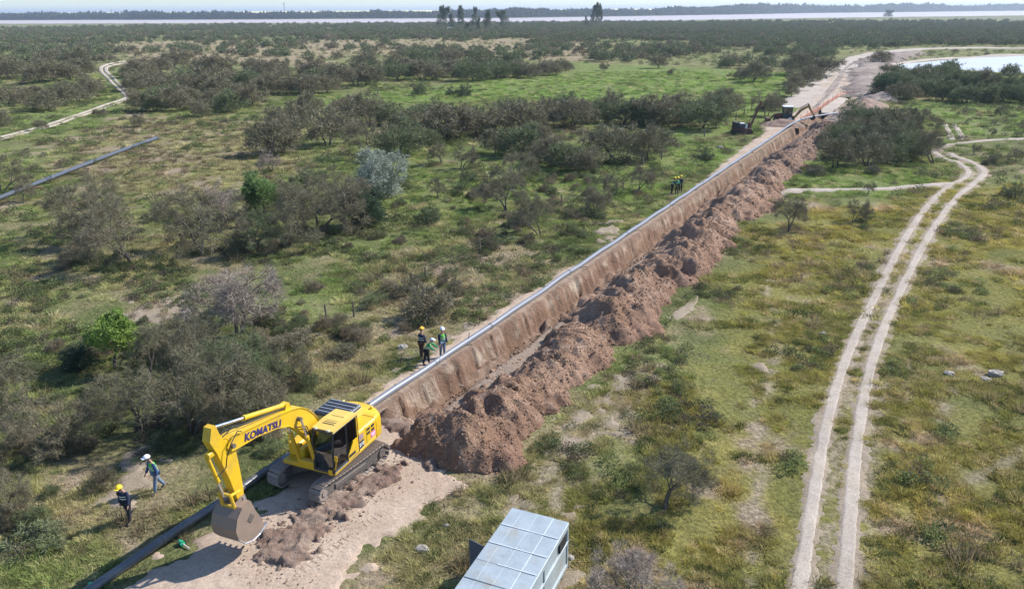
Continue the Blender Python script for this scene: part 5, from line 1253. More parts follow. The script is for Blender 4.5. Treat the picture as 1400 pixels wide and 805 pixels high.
def put_tree(kind, x, y, width, label, group=None, hs=1.0, rz=None, lean=None, name=None):
    L_ = TREES[kind]; NTREE[kind] = NTREE.get(kind, 0) + 1; tr, cr, W_, H_ = L_[NTREE[kind] % len(L_)]
    nm = name or (KNAME[kind.split('_')[0]] if kind != 'green_shrub' else 'shrub')
    r_ = empty(nm, (x, y, H1(x, y) - 0.03), rnd.uniform(0, 6.28) if rz is None else rz)
    s = width / W_; r_.scale = (s, s, s * hs * rnd.uniform(0.92, 1.08))
    if lean: r_.rotation_euler = (lean[0], lean[1], r_.rotation_euler.z)
    cat = {'thorn_tree': 'tree', 'leafy_tree': 'tree', 'leafy_bush': 'bush', 'silver_bush': 'bush', 'shrub': 'shrub', 'tall_tree': 'tree'}[nm]
    tag(r_, label, cat, group)
    link('trunk', tr, None, r_); link('crown', cr, None, r_); return r_
# hand placed: region name, description, list of (u, v of the trunk foot, crown width in px, kind)
REG = [
 ('row below the lone pipe', [(33, 277, 34, 'bare_near'), (2, 262, 60, 'bare_near'), (128, 322, 118, 'bare_near'), (183, 356, 120, 'bare_near'), (277, 346, 112, 'bare_near'), (313, 304, 60, 'pale_near'), (352, 340, 72, 'olive_near')], 'thorn trees in the row below the lone pipe'),
 ('clump left of the silver bush', [(395, 330, 95, 'bare_near'), (436, 318, 100, 'bare_near'), (470, 280, 70, 'bare_near'), (400, 288, 60, 'bare_near'), (418, 262, 50, 'olive_near')], 'thorn trees in the dense clump'),
 ('thicket above the excavator', [(207, 522, 105, 'bare_near'), (252, 486, 95, 'bare_near'), (325, 452, 125, 'pale_near'), (292, 512, 90, 'bare_near'), (350, 545, 120, 'olive_near'), (262, 590, 150, 'bare_near'), (190, 585, 110, 'bare_near'), (330, 585, 110, 'bare_near'), (385, 530, 70, 'bare_near')], 'thorn trees in the thicket above the excavator'),
 ('bottom left corner', [(72, 606, 118, 'bare_near'), (-30, 560, 120, 'bare_near'), (4, 700, 80, 'bare_near')], 'thorn trees in the bottom left corner'),
 ('field right of the silver bush', [(505, 214, 62, 'bare_near'), (545, 214, 74, 'olive_mid'), (603, 226, 34, 'bare_near'), (631, 233, 38, 'bare_near'), (708, 252, 58, 'bare_near'), (693, 288, 66, 'bare_near'), (738, 322, 62, 'bare_near'), (812, 291, 48, 'bare_near'), (842, 270, 30, 'bare_near'), (871, 262, 40, 'bare_near'), (885, 278, 14, 'bare_near'), (600, 272, 30, 'bare_near')], 'thorn trees in the middle field'),
 ('dark middle clump', [(709, 215, 84, 'olive_mid'), (752, 226, 56, 'bare_mid'), (778, 232, 58, 'olive_mid'), (800, 236, 50, 'bare_mid'), (841, 224, 80, 'bare_mid'), (882, 220, 62, 'bare_mid'), (905, 200, 34, 'bare_mid'), (735, 205, 50, 'bare_mid'), (680, 213, 44, 'bare_mid')], 'thorn trees in the dark middle clump'),
 ('belt before the meadow', [(405, 173, 56, 'bare_mid'), (448, 199, 78, 'bare_mid'), (470, 163, 54, 'bare_mid'), (505, 170, 62, 'bare_mid'), (535, 172, 55, 'olive_mid'), (560, 186, 62, 'bare_mid'), (580, 172, 60, 'olive_mid'), (611, 190, 74, 'bare_mid'), (590, 200, 40, 'olive_mid'), (640, 178, 60, 'olive_mid'), (655, 188, 70, 'bare_mid'), (690, 186, 70, 'bare_mid'), (700, 168, 60, 'olive_mid'), (722, 182, 62, 'bare_mid'), (748, 172, 60, 'bare_mid'), (782, 174, 62, 'bare_mid'), (815, 168, 56, 'olive_mid'), (852, 168, 62, 'olive_mid'), (766, 162, 50, 'olive_mid'), (885, 170, 62, 'olive_mid'), (908, 170, 68, 'bare_mid'), (935, 166, 58, 'bare_mid'), (958, 176, 76, 'olive_mid'), (972, 160, 56, 'bare_mid'), (992, 156, 54, 'bare_mid'), (830, 160, 46, 'bare_mid'), (425, 160, 46, 'bare_mid'), (385, 178, 44, 'bare_mid'), (366, 212, 64, 'bare_mid'), (385, 208, 50, 'bare_mid'), (395, 190, 40, 'bare_mid')], 'thorn trees in the belt before the bright meadow'),
 ('bright green meadow', [(1028, 112, 42, 'bare_mid'), (1011, 109, 26, 'bare_mid'), (901, 94, 26, 'bare_mid'), (826, 97, 13, 'bare_mid'), (916, 102, 9, 'bare_mid')], 'lone trees on the bright meadow'),
 ('strip by the far dirt road', [(1091, 103, 50, 'bare_mid'), (1122, 104, 46, 'bare_mid'), (1100, 116, 44, 'bare_mid'), (1088, 124, 34, 'bare_mid'), (1112, 112, 30, 'olive_mid'), (1048, 158, 40, 'bare_mid'), (1082, 132, 24, 'bare_mid'), (1060, 150, 20, 'bare_mid')], 'thorn trees by the far dirt road'),
 ('clump right of the spoil', [(1141, 230, 66, 'bare_mid'), (1186, 227, 64, 'bare_mid'), (1172, 205, 62, 'olive_mid'), (1150, 200, 56, 'olive_mid'), (1205, 208, 62, 'bare_mid'), (1230, 200, 62, 'olive_mid'), (1240, 215, 54, 'olive_mid'), (1222, 186, 60, 'bare_mid'), (1196, 182, 62, 'olive_mid'), (1168, 180, 56, 'olive_mid'), (1244, 184, 50, 'bare_mid'), (1216, 222, 50, 'olive_mid'), (1160, 190, 50, 'bare_mid'), (1258, 205, 40, 'bare_mid'), (1276, 224, 58, 'bare_near'), (1155, 216, 44, 'olive_mid'), (1180, 170, 36, 'olive_mid')], 'thorn trees in the clump right of the spoil heap'),
 ('grove below the lagoon', [(1206, 134, 34, 'dark_leafy'), (1232, 138, 38, 'bare_mid'), (1212, 122, 40, 'olive_mid'), (1240, 124, 36, 'olive_mid'), (1262, 120, 34, 'olive_mid'), (1268, 132, 44, 'olive_mid'), (1290, 138, 44, 'olive_mid'), (1292, 122, 36, 'olive_mid'), (1318, 141, 46, 'olive_mid'), (1322, 124, 44, 'olive_mid'), (1345, 142, 46, 'olive_mid'), (1350, 124, 40, 'bare_mid'), (1372, 141, 46, 'olive_mid'), (1380, 126, 44, 'olive_mid'), (1398, 142, 44, 'olive_mid'), (1408, 126, 44, 'olive_mid'), (1425, 140, 44, 'olive_mid'), (1205, 88, 30, 'bare_mid'), (1308, 117, 34, 'olive_mid'), (1336, 118, 34, 'olive_mid'), (1245, 136, 30, 'bare_mid')], 'thorn trees in the grove below the lagoon'),
 ('open grass at right', [(1080, 318, 56, 'bare_near'), (1166, 304, 36, 'bare_near'), (1186, 267, 18, 'bare_near'), (1281, 176, 18, 'bare_near'), (1331, 211, 16, 'bare_near'), (1388, 221, 18, 'bare_near'), (1369, 160, 16, 'bare_near'), (1356, 186, 12, 'bare_near'), (1384, 272, 26, 'green_shrub'), (1394, 178, 14, 'bare_near'), (1322, 172, 10, 'bare_near')], 'small bushes on the open grass at the right'),
 ('wood left of the track', [(9, 145, 44, 'bare_mid'), (29, 141, 30, 'bare_mid'), (49, 138, 34, 'bare_mid'), (67, 152, 50, 'bare_mid'), (84, 144, 40, 'bare_mid'), (109, 139, 44, 'bare_mid'), (124, 128, 34, 'bare_mid'), (56, 114, 50, 'bare_mid'), (73, 111, 38, 'bare_mid'), (94, 110, 40, 'bare_mid'), (17, 108, 50, 'bare_mid'), (34, 104, 40, 'bare_mid'), (114, 106, 42, 'bare_mid'), (0, 98, 44, 'bare_mid'), (106, 92, 40, 'bare_mid'), (62, 94, 36, 'bare_mid'), (3, 172, 26, 'bare_mid'), (58, 176, 18, 'bare_mid'), (132, 158, 12, 'bare_mid'), (141, 158, 15, 'shrub'), (192, 172, 20, 'bare_mid')], 'thorn trees in the left field beyond the wheel tracks'),
 ('wood right of the track', [(183, 124, 40, 'bare_mid'), (200, 118, 42, 'bare_mid'), (212, 116, 36, 'bare_mid'), (184, 107, 40, 'bare_mid'), (204, 104, 36, 'bare_mid'), (197, 151, 42, 'bare_mid'), (213, 152, 46, 'olive_mid'), (230, 140, 46, 'olive_mid'), (246, 151, 48, 'bare_mid'), (262, 144, 44, 'bare_mid'), (276, 159, 34, 'bare_mid'), (290, 146, 46, 'bare_mid'), (310, 152, 52, 'olive_mid'), (326, 142, 40, 'bare_mid'), (344, 144, 46, 'bare_mid'), (234, 124, 42, 'bare_mid'), (257, 128, 44, 'bare_mid'), (286, 126, 48, 'bare_mid'), (304, 132, 44, 'bare_mid'), (340, 119, 40, 'olive_mid'), (363, 130, 46, 'bare_mid'), (383, 130, 44, 'bare_mid'), (396, 128, 36, 'bare_mid'), (283, 104, 50, 'bare_mid'), (305, 102, 38, 'bare_mid'), (240, 95, 42, 'bare_mid'), (363, 107, 42, 'bare_mid'), (384, 104, 36, 'bare_mid'), (346, 98, 34, 'bare_mid'), (384, 176, 44, 'bare_mid'), (222, 100, 34, 'bare_mid')], 'thorn trees right of the left wheel tracks'),
 ('far belt behind the meadow', [(410, 128, 36, 'bare_mid'), (422, 130, 44, 'bare_mid'), (447, 127, 46, 'bare_mid'), (462, 112, 40, 'bare_mid'), (486, 117, 46, 'bare_mid'), (503, 116, 40, 'bare_mid'), (523, 108, 36, 'olive_mid'), (545, 110, 44, 'olive_mid'), (577, 109, 44, 'bare_mid'), (596, 110, 40, 'bare_mid'), (622, 106, 36, 'bare_mid'), (648, 111, 50, 'olive_mid'), (678, 108, 42, 'olive_mid'), (704, 106, 36, 'olive_mid'), (722, 107, 32, 'bare_mid'), (741, 104, 28, 'bare_mid'), (760, 103, 24, 'bare_mid'), (775, 97, 22, 'bare_mid'), (430, 104, 40, 'bare_mid'), (500, 97, 40, 'bare_mid'), (540, 95, 38, 'bare_mid'), (574, 92, 40, 'olive_mid'), (612, 92, 40, 'bare_mid'), (655, 92, 40, 'olive_mid'), (700, 93, 40, 'olive_mid')], 'thorn trees in the far belt behind the meadow'),
]
DESC = {'bare': 'brown tree', 'pale': 'pale tree', 'olive': 'greenish tree', 'dark': 'dark green bush', 'green': 'small green shrub', 'shrub': 'low shrub'}
ORD = ['leftmost', 'second from left', 'third from left', 'fourth from left', 'fifth from left', 'sixth from left', 'seventh from left', 'eighth from left', 'ninth from left', 'tenth from left', 'eleventh from left', 'twelfth from left']
n_ind = 0
TPOS = []
for rname, lst, grp in REG:
    lst = sorted(lst); visible = [q for q in lst if -10 < q[0] < 1410]
    nrow = max(1, math.ceil(len(visible) / 11)); byv = sorted(visible, key=lambda q: -q[1]); per_ = math.ceil(len(visible) / nrow)
    rows_ = [sorted(byv[i * per_:(i + 1) * per_]) for i in range(nrow)]
    rn = {1: ['in the '], 2: ['front row of the ', 'back row of the '], 3: ['front row of the ', 'middle row of the ', 'back row of the ']}[nrow]
    for q in lst:
        u, v, w, kind = q
        x, y = gp(u, v); depth_ = y * math.cos(PITCH) + CAM_H * math.sin(PITCH); wid = w / FPX * depth_
        d = DESC[kind.split('_')[0]]
        lab = f'thorn tree by the {rname}'
        for ri, rw_ in enumerate(rows_):
            if q in rw_: lab = f'{d}, {ORD[rw_.index(q)]}, {rn[ri]}{rname}'
        hs = 1.15 if wid < 4 else (0.88 if wid > 7 else 1.0)
        put_tree(kind, x, y, wid * 1.08, lab, grp, hs=hs); n_ind += 1; TPOS.append((x, y, wid))
def T1(kind, u, v, w, label, hs=1.0, lean=None, group=None, rz=None):
    global n_ind
    x, y = gp(u, v); depth_ = y * math.cos(PITCH) + CAM_H * math.sin(PITCH); wid = w / FPX * depth_
    n_ind += 1; TPOS.append((x, y, wid)); return put_tree(kind, x, y, wid, label, group, hs, rz, lean)
T1('silver', 519, 266, 80, 'big silvery green bush with pale feathery leaves in the middle of the field', 0.78)
T1('pale_near', 372, 236, 34, 'thin pale silvery bush behind the bright leafy tree at left', 1.1)
T1('dark_leafy', 505, 306, 64, 'dark green bushy shrub just below the silver bush', 1.0)
T1('green_leafy', 364, 292, 52, 'round leafy green tree among the bare trees at left', 0.85)
T1('lime_leafy', 157, 500, 84, 'bright yellow-green leafy tree with dark trunk at left', 0.95)
T1('green_leafy', 338, 512, 66, 'patchy green creeper-covered bush in the thicket above the excavator', 0.6)
T1('dark_leafy', 108, 500, 50, 'dark leafless bush just left of the bright yellow-green tree', 0.8)
T1('bare_near', 912, 697, 130, 'leaning grey thorn tree standing alone in the grass right of the cabin', 1.0, (0.0, 0.16))
T1('pale_near', 868, 850, 140, 'pale bare bush at the bottom edge right of the metal cabin', 0.8)
T1('green_shrub', 965, 219, 26, 'rounded grey-green shrub by the pale boulder left of the far pipe', 1.2)
T1('shrub', 715, 308, 40, 'dark twiggy shrub in the grass below the middle trees', 1.2)
T1('shrub', 580, 436, 80, 'low wide brown shrub in the dry grass above the workers', 0.9)
T1('shrub', 624, 402, 34, 'small dark scrubby bush right of the fence post above the workers', 1.2)
T1('shrub', 560, 400, 46, 'tangled brown shrub beside the middle fence post', 0.9)
T1('green_shrub', 586, 305, 34, 'small olive shrub right below the silver bush', 1.0)
T1('green_shrub', 574, 131, 20, 'dark reed clump on the bright meadow, left of the other two', 1.3)
T1('green_shrub', 618, 130, 18, 'dark reed clump on the bright meadow, middle of three', 1.2)
T1('green_shrub', 635, 132, 22, 'dark reed clump on the bright meadow, right of the other two', 1.2)
T1('shrub', 1118, 240, 28, 'small shrub at the foot of the spoil heap near the dense clump', 1.0)
T1('shrub', 1190, 238, 22, 'small dark shrub in front of the dense clump at right', 1.0)
T1('shrub', 1356, 226, 22, 'small shrub on the grass near the right edge', 1.0)
T1('green_shrub', 640, 250, 26, 'little green shrub in the grass among the middle trees', 1.0)
T1('shrub', 930, 640, 46, 'low grey scrub under the leaning thorn tree', 0.8)
T1('green_shrub', 60, 735, 90, 'low green weeds in the bottom left corner', 0.5)
T1('shrub', 410, 470, 60, 'low twiggy shrub between the thicket and the dry grass', 0.8)
T1('shrub', 470, 485, 44, 'low brown shrub left of the workers at the pipe', 0.8)
# eucalyptus on the skyline
for (u, v, top, w, lab) in ((605, 43, 13, 19, 'tall skyline tree, leftmost and broadest of the row'), (618, 42, 22, 14, 'lower skyline tree just right of the broadest one'), (630, 44, 13, 11, 'slender tall skyline tree, third from the left of the row'), (638, 45, 33, 9, 'short dark skyline tree in the middle of the row'),
                            (649, 44, 15, 15, 'tall skyline tree, third from the right of the row'), (667, 45, 18, 13, 'skyline tree, second from the right of the row'), (690, 42, 18, 19, 'bushy skyline tree, rightmost of the row'),
                            (801, 40, 24, 8, 'short slim tree left of the airy skyline tree'), (814, 39, 9, 16, 'airy tall skyline tree standing apart in the centre'), (1214, 22.6, 12.0, 15, 'lone round tree on the skyline at right')):
    x, y = gp(u, v); D_ = y * math.cos(PITCH) + CAM_H * math.sin(PITCH); hh = (v - top) / FPX * D_ * 1.04; wid = w / FPX * D_
    r_ = put_tree('tall', x, y, wid, lab, None); TR_ = TREES['tall'][NTREE['tall'] % 3]; s_ = wid / TR_[2]; r_.scale = (s_, s_, hh / TR_[3]); n_ind += 1

# ------------------------------------------------------------------ scattering (geometry nodes instances)
def hidden_sources(name, meshes):
    c = bpy.data.collections.new(name)
    for i, me in enumerate(meshes):
        o = bpy.data.objects.new('%s_%02d' % (name, i), me); c.objects.link(o)
    return c
def scatter(name, P, rotz, scale, tint, coll, nvar, kind='stuff', tilt=0.0, scz=None):
    n = len(P); me = bpy.data.meshes.new(name); me.vertices.add(n); me.vertices.foreach_set('co', np.asarray(P, np.float32).ravel())
    def att(nm, ty, data, f='value'): a = me.attributes.new(nm, ty, 'POINT'); a.data.foreach_set(f, data)
    rot = np.zeros((n, 3), np.float32); rot[:, 2] = rotz
    if tilt: rot[:, 0] = RS.normal(0, tilt, n); rot[:, 1] = RS.normal(0, tilt, n)
    sc3 = np.repeat(np.asarray(scale, np.float32)[:, None], 3, 1)
    if scz is not None: sc3[:, 2] *= scz
    att('rot', 'FLOAT_VECTOR', rot.ravel(), 'vector'); att('scl', 'FLOAT_VECTOR', sc3.ravel(), 'vector')
    att('idx', 'INT', RS.randint(0, nvar, n).astype(np.int32)); c4 = np.ones((n, 4), np.float32); c4[:, :3] = tint; att('tint', 'FLOAT_COLOR', c4.ravel(), 'color')
    me.update(); o = link(name, me); tag(o, kind=kind)
    g = bpy.data.node_groups.new(name, 'GeometryNodeTree'); g.interface.new_socket('Geometry', in_out='INPUT', socket_type='NodeSocketGeometry'); g.interface.new_socket('Geometry', in_out='OUTPUT', socket_type='NodeSocketGeometry')
    gi = g.nodes.new('NodeGroupInput'); go = g.nodes.new('NodeGroupOutput'); ip = g.nodes.new('GeometryNodeInstanceOnPoints'); ci = g.nodes.new('GeometryNodeCollectionInfo')
    ci.inputs['Collection'].default_value = coll; ci.inputs['Separate Children'].default_value = True; ci.inputs['Reset Children'].default_value = True
    def na(nm, ty):
        q = g.nodes.new('GeometryNodeInputNamedAttribute'); q.data_type = ty; q.inputs['Name'].default_value = nm; return q.outputs[0]
    e2r = g.nodes.new('FunctionNodeEulerToRotation'); g.links.new(na('rot', 'FLOAT_VECTOR'), e2r.inputs[0])
    g.links.new(gi.outputs[0], ip.inputs['Points']); g.links.new(ci.outputs[0], ip.inputs['Instance']); ip.inputs['Pick Instance'].default_value = True
    g.links.new(na('idx', 'INT'), ip.inputs['Instance Index']); g.links.new(e2r.outputs[0], ip.inputs['Rotation']); g.links.new(na('scl', 'FLOAT_VECTOR'), ip.inputs['Scale'])
    g.links.new(ip.outputs[0], go.inputs[0])
    md = o.modifiers.new('scatter', 'NODES'); md.node_group = g; return o
# grass tufts
def tuft(seed, n, R0, h, w, lean=0.5):
    r = np.random.RandomState(seed); rad = R0 * np.sqrt(r.rand(n)); a = r.rand(n) * 6.283
    b = np.stack([rad * np.cos(a), rad * np.sin(a), np.full(n, -0.02)], 1); hh = h * r.uniform(0.4, 1.2, n) * (1.1 - 0.5 * rad / R0)
    ln = r.normal(0, lean, (n, 2)) * hh[:, None]; ln += b[:, :2] / R0 * hh[:, None] * 0.4
    tp = b + np.concatenate([ln, hh[:, None]], 1); q = r.rand(n) * 6.283; s = np.stack([np.cos(q), np.sin(q), np.zeros(n)], 1) * (w * r.uniform(0.6, 1.4, n))[:, None] / 2
    V = np.stack([b - s, b + s, tp], 1).reshape(-1, 3); me = np_mesh('tuft', V, np.arange(n * 3).reshape(-1, 3)); me.materials.append(M['grass']); return me
tufts = hidden_sources('grass_source', [tuft(i, 46, 0.34, 0.22, 0.030, 0.55) for i in range(3)] + [tuft(10 + i, 60, 0.22, 0.34, 0.026, 0.45) for i in range(2)] + [tuft(20, 70, 0.5, 0.14, 0.045, 0.9)])
AVOID = [(PP([(100, 830), (230, 760), (330, 695), (420, 640), (500, 575), (560, 590), (590, 625), (622, 660), (570, 715), (500, 780), (470, 840), (200, 900)]), 0.1)]
RUTS = [[tuple(p) for p in catmull(PP(RUT_L), 3)], [tuple(p) for p in catmull(PP(RUT_R), 3)]]
LTRK = [tuple(p) for p in catmull(PP([(-160, 217), (-60, 202), (0, 188.5), (57, 172.5), (114, 155.5), (146, 145), (173, 135), (170, 126), (154, 111), (141, 97), (146, 89.5), (174, 85)]), 3)]
ROADC = PP([(1080, 165), (1108, 140), (1128, 118), (1143, 100), (1158, 87), (1180, 77), (1215, 71), (1262, 67.5), (1400, 66)])
GREYP = PP([(1155, 132), (1158, 105), (1172, 84), (1200, 76), (1235, 72), (1262, 73), (1232, 84), (1214, 92), (1206, 106), (1212, 120), (1205, 150), (1185, 150)])
BENCH = bench
def free(x, y, m=0.0):
    s, t = to_st(x, y)
    ok = ~((s > -3) & (s < TR_END + 2) & (t > -0.75 - m) & (t < 8.9 + m + np.where(s > 35, -0.9, 0) - np.where(s > 124, 3.0, 0))) & ~((s > -26) & (s < 3) & (np.abs(t + 0.2) < 0.3))
    for p, g_ in AVOID: ok &= sdf(x, y, p) < g_
    for p, w in ((RUTS[0], 0.33), (RUTS[1], 0.33), (ROADC, 3.6)): ok &= seg_dist(x, y, p, False) > w * (1 + np.hypot(x, y) * 0.004) + m
    ok &= (seg_dist(x, y, PP([(1045, 268), (1075, 262), (1180, 261), (1250, 257), (1310, 253)]), False) > 0.8 + m * 0.5)
    ok &= seg_dist(x, y, LTRK, False) > 0.8 + m
    ok &= sdf(x, y, WORK) < 0.2 + 0.8 * (fbm(x / 1.5, y / 1.5, 2) - 0.5)
    if False: bw = np.interp(s, (-2, 20, 40, 60, 80, 100, 120, 140), (0.6, 0.5, 0.8, 1.4, 2.4, 3.6, 4.6, 5.5)); bc = np.interp(s, (-2, 20, 40, 60, 80, 100, 120, 140), (-0.9, -0.6, -1.0, -1.6, -2.4, -3.6, -4.5, -6.0))
    if False: ok &= ~((np.abs(t - bc) < bw * (0.7 + 0.6 * fbm(x / 1.5, y / 1.5, 2)) + m) & (s > -2) & (s < 145))
    ok &= sdf(x, y, GREYP) < 1.0; ok &= sdf(x, y, LAGOON) < -1.5 - m
    return ok
def in_view(n, y0, y1, lim=0.74):
    y = np.sqrt(RS.rand(n) * (y1 ** 2 - y0 ** 2) + y0 ** 2); x = (RS.rand(n) * 2 - 1) * (y * lim + 5); return x, y
def grass_band(name, n, y0, y1, smin, smax, scz=1.0):
    x, y = in_view(n, y0, y1); ok = free(x, y)
    dens = fbm(x / 1.3 + 7, y / 1.3, 3) + (fbm(x / 6, y / 6, 2) - 0.5) * 0.8
    ok &= dens > 0.43 + 0.12 * RS.rand(n); x, y = x[ok], y[ok]
    ok = streak(x, y) < 0.25 + 0.5 * RS.rand(len(x)); x, y = x[ok], y[ok]
    c = plain_colour(x, y); v = RS.uniform(0.5, 1.6, len(x))[:, None]
    dryp = (RS.rand(len(x)) < 0.17)[:, None]; c = np.where(dryp, np.array((0.30, 0.25, 0.155)), c)
    darkp = ((RS.rand(len(x)) < 0.30) & (fbm(x / 2, y / 2, 2) > 0.5))[:, None]; c = np.where(darkp, np.array((0.065, 0.085, 0.035)), c)
    zo = zone(x, y, Z_OLIVE)[:, None]; c = np.clip(c * v * (np.array((1.62, 1.52, 1.28)) * zo + np.array((1.55, 1.66, 1.32)) * (1 - zo)), 0, 1)
    scatter(name, np.stack([x, y, hgt(x, y)], 1), RS.rand(len(x)) * 6.283, RS.uniform(smin, smax, len(x)) * (0.75 + 0.6 * fbm(x / 3, y / 3, 2)), c, tufts, 6, scz=scz)
    return len(x)
ng = grass_band('grass', 70000, 14, 46, 0.5, 1.15, 0.78)
ng += grass_band('grass', 70000, 46, 105, 0.85, 1.8, 0.72)
ng += grass_band('grass', 60000, 105, 260, 1.5, 3.2, 0.6)
# taller dry tussocks
def tussocks(n):
    x, y = in_view(n, 20, 150); ok = free(x, y, 0.2); d = zone(x, y, Z_DRY); ok &= (fbm(x / 5 + 3, y / 5, 3) + 0.25 * d) > 0.62; x, y = x[ok], y[ok]
    c = np.array((0.27, 0.215, 0.13)) * RS.uniform(0.6, 1.25, len(x))[:, None]
    scatter('dry_tussocks', np.stack([x, y, hgt(x, y)], 1), RS.rand(len(x)) * 6.283, RS.uniform(1.0, 2.2, len(x)), c, tufts, 6, scz=1.15)
tussocks(14000)
# low green weeds and dead scrub, leafy clumps
def leafclump(seed, n, R0, h, w, l):
    r = np.random.RandomState(seed); d = r.normal(0, 1, (n, 3)); d /= np.linalg.norm(d, axis=1)[:, None]; d[:, 2] = np.abs(d[:, 2])
    o = d * (r.rand(n, 1) ** 0.4) * np.array((R0, R0, h)); dd = d + r.normal(0, 0.7, (n, 3)); dd /= np.linalg.norm(dd, axis=1)[:, None]
    s = np.cross(dd, r.normal(0, 1, (n, 3))); s /= np.linalg.norm(s, axis=1)[:, None]
    V = np.stack([o, o + dd * l * .5 + s * w * .5, o + dd * l, o + dd * l * .5 - s * w * .5], 1).reshape(-1, 3); me = np_mesh('clump', V, np.arange(n * 4).reshape(-1, 4)); me.materials.append(M['grass']); return me
weeds = hidden_sources('weed_source', [leafclump(i, 140, 0.42, 0.38, 0.055, 0.11) for i in range(4)])
def weed_band(name, n, y0, y1, s0, s1, thr):
    x, y = in_view(n, y0, y1); o = zone(x, y, Z_OLIVE); ok = free(x, y, 0.4) & (fbm(x / 4 + 50, y / 4, 3) - 0.16 * o - (0.10 * zone(x, y, Z_DRY[:1]) + 0.3 * zone(x, y, Z_GREEN[:1]) if y1 > 150 else 0) > thr); x, y = x[ok], y[ok]
    c = np.where((RS.rand(len(x)) < 0.55)[:, None], np.array((0.12, 0.14, 0.065)), np.array((0.20, 0.24, 0.095))) * RS.uniform(0.7, 1.25, len(x))[:, None]
    c = np.where((RS.rand(len(x)) < 0.2)[:, None], np.array((0.13, 0.11, 0.085)), c)
    scatter(name, np.stack([x, y, hgt(x, y) - 0.02], 1), RS.rand(len(x)) * 6.283, RS.uniform(s0, s1, len(x)), c, weeds, 4)
weed_band('weeds', 9000, 16, 70, 0.5, 1.3, 0.53)
weed_band('weeds', 9000, 70, 220, 0.9, 2.2, 0.53)
weed_band('weeds', 12000, 200, 620, 1.6, 3.2, 0.50)
def undergrowth(n):
    x, y = in_view(n, 20, 95); reg_ = np.zeros(n)
    for poly, w in ((PP([(-60, 520), (160, 440), (300, 400), (420, 430), (430, 560), (330, 640), (180, 600), (-60, 700)]), 1.0), (PP([(80, 300), (300, 270), (560, 250), (560, 330), (400, 350), (100, 380)]), 0.7), (PP([(600, 250), (900, 230), (820, 330), (640, 350)]), 0.5), (PP([(400, 400), (640, 360), (600, 450), (460, 520)]), 0.6), (PP([(-60, 690), (130, 640), (120, 830), (-60, 830)]), 0.7)):
        reg_ = np.maximum(reg_, w * sstep(-1, 2, sdf(x, y, poly)))
    ok = free(x, y, 0.6) & (RS.rand(n) < reg_) & (fbm(x / 3 + 2, y / 3 + 70, 3) > 0.50); ok &= ~((np.hypot(x + 15, y - 25.5) < 3.2)); x, y = x[ok], y[ok]
    cols = np.array(((0.19, 0.17, 0.115), (0.14, 0.16, 0.085), (0.24, 0.20, 0.14), (0.17, 0.20, 0.10)))[RS.randint(0, 4, len(x))] * RS.uniform(0.75, 1.2, len(x))[:, None]
    src = []
    for tr, cr, W_, H_ in TREES['shrub'] + TREES['green_shrub'][:1]:
        m_ = cr.copy(); m_.materials.clear(); m_.materials.append(M['grass']); src.append(m_)
    scatter('scrub_undergrowth', np.stack([x, y, hgt(x, y) - 0.05], 1), RS.rand(len(x)) * 6.283, RS.uniform(0.3, 0.95, len(x)), cols, hidden_sources('undergrowth_source', src), 5)
    return len(x)
print('undergrowth', undergrowth(5200))
# loose clods over the spoil heap, trench floor and the soil round the tracks
def clod(seed):
    r = random.Random(seed); mb = MB().ball((0, 0, 0), 1.0, 6, 4, (1, 0.8, 0.65)); mb.v = [tuple(Vector(q) * r.uniform(0.7, 1.2)) for q in mb.v]; me = mb.mesh('clod'); me.materials.append(M['clod']); return me
clods = hidden_sources('clod_source', [clod(i) for i in range(5)])
def spoil_clods(n):
    s = np.abs(RS.rand(n) ** 1.5 * 120) - 3.5; t = RS.normal(6.6, 1.5, n); z = spoil_h(s, t); ok = (z > 0.03) | (RS.rand(n) < 0.10); ok &= (t > 3.4) & (t < 10.3)
    s, t, z = s[ok], t[ok], z[ok]; x = AX_O[0] + AX_D[0] * s + AX_N[0] * t; y = AX_O[1] + AX_D[1] * s + AX_N[1] * t
    c = np.where((RS.rand(len(s)) < 0.3)[:, None], np.array((0.36, 0.25, 0.175)), np.array((0.23, 0.142, 0.095))) * RS.uniform(0.7, 1.2, len(s))[:, None]
    sc = RS.gamma(1.4, 0.012, len(s)) * (1 + s.clip(0) * 0.010) + 0.012
    scatter('soil_clods', np.stack([x, y, hgt(x, y) + z + 0.03], 1), RS.rand(len(s)) * 6.283, sc, c, clods, 5, tilt=0.6)
spoil_clods(44000)
def trench_clods(n):
    s = RS.rand(n) ** 1.4 * 100 + 1.0; t = np.where(RS.rand(n) < 0.6, RS.uniform(1.1, 2.9, n), RS.uniform(3.2, 4.6, n)); z = np.where(t < 3.0, -1.56, 0.02)
    x = AX_O[0] + AX_D[0] * s + AX_N[0] * t; y = AX_O[1] + AX_D[1] * s + AX_N[1] * t
    c = np.array((0.27, 0.18, 0.125)) * RS.uniform(0.6, 1.4, n)[:, None]
    scatter('trench_clods', np.stack([x, y, hgt(x, y) + z], 1), RS.rand(n) * 6.283, RS.gamma(1.5, 0.022, n) + 0.02, c, clods, 5, tilt=0.6)
trench_clods(9000)
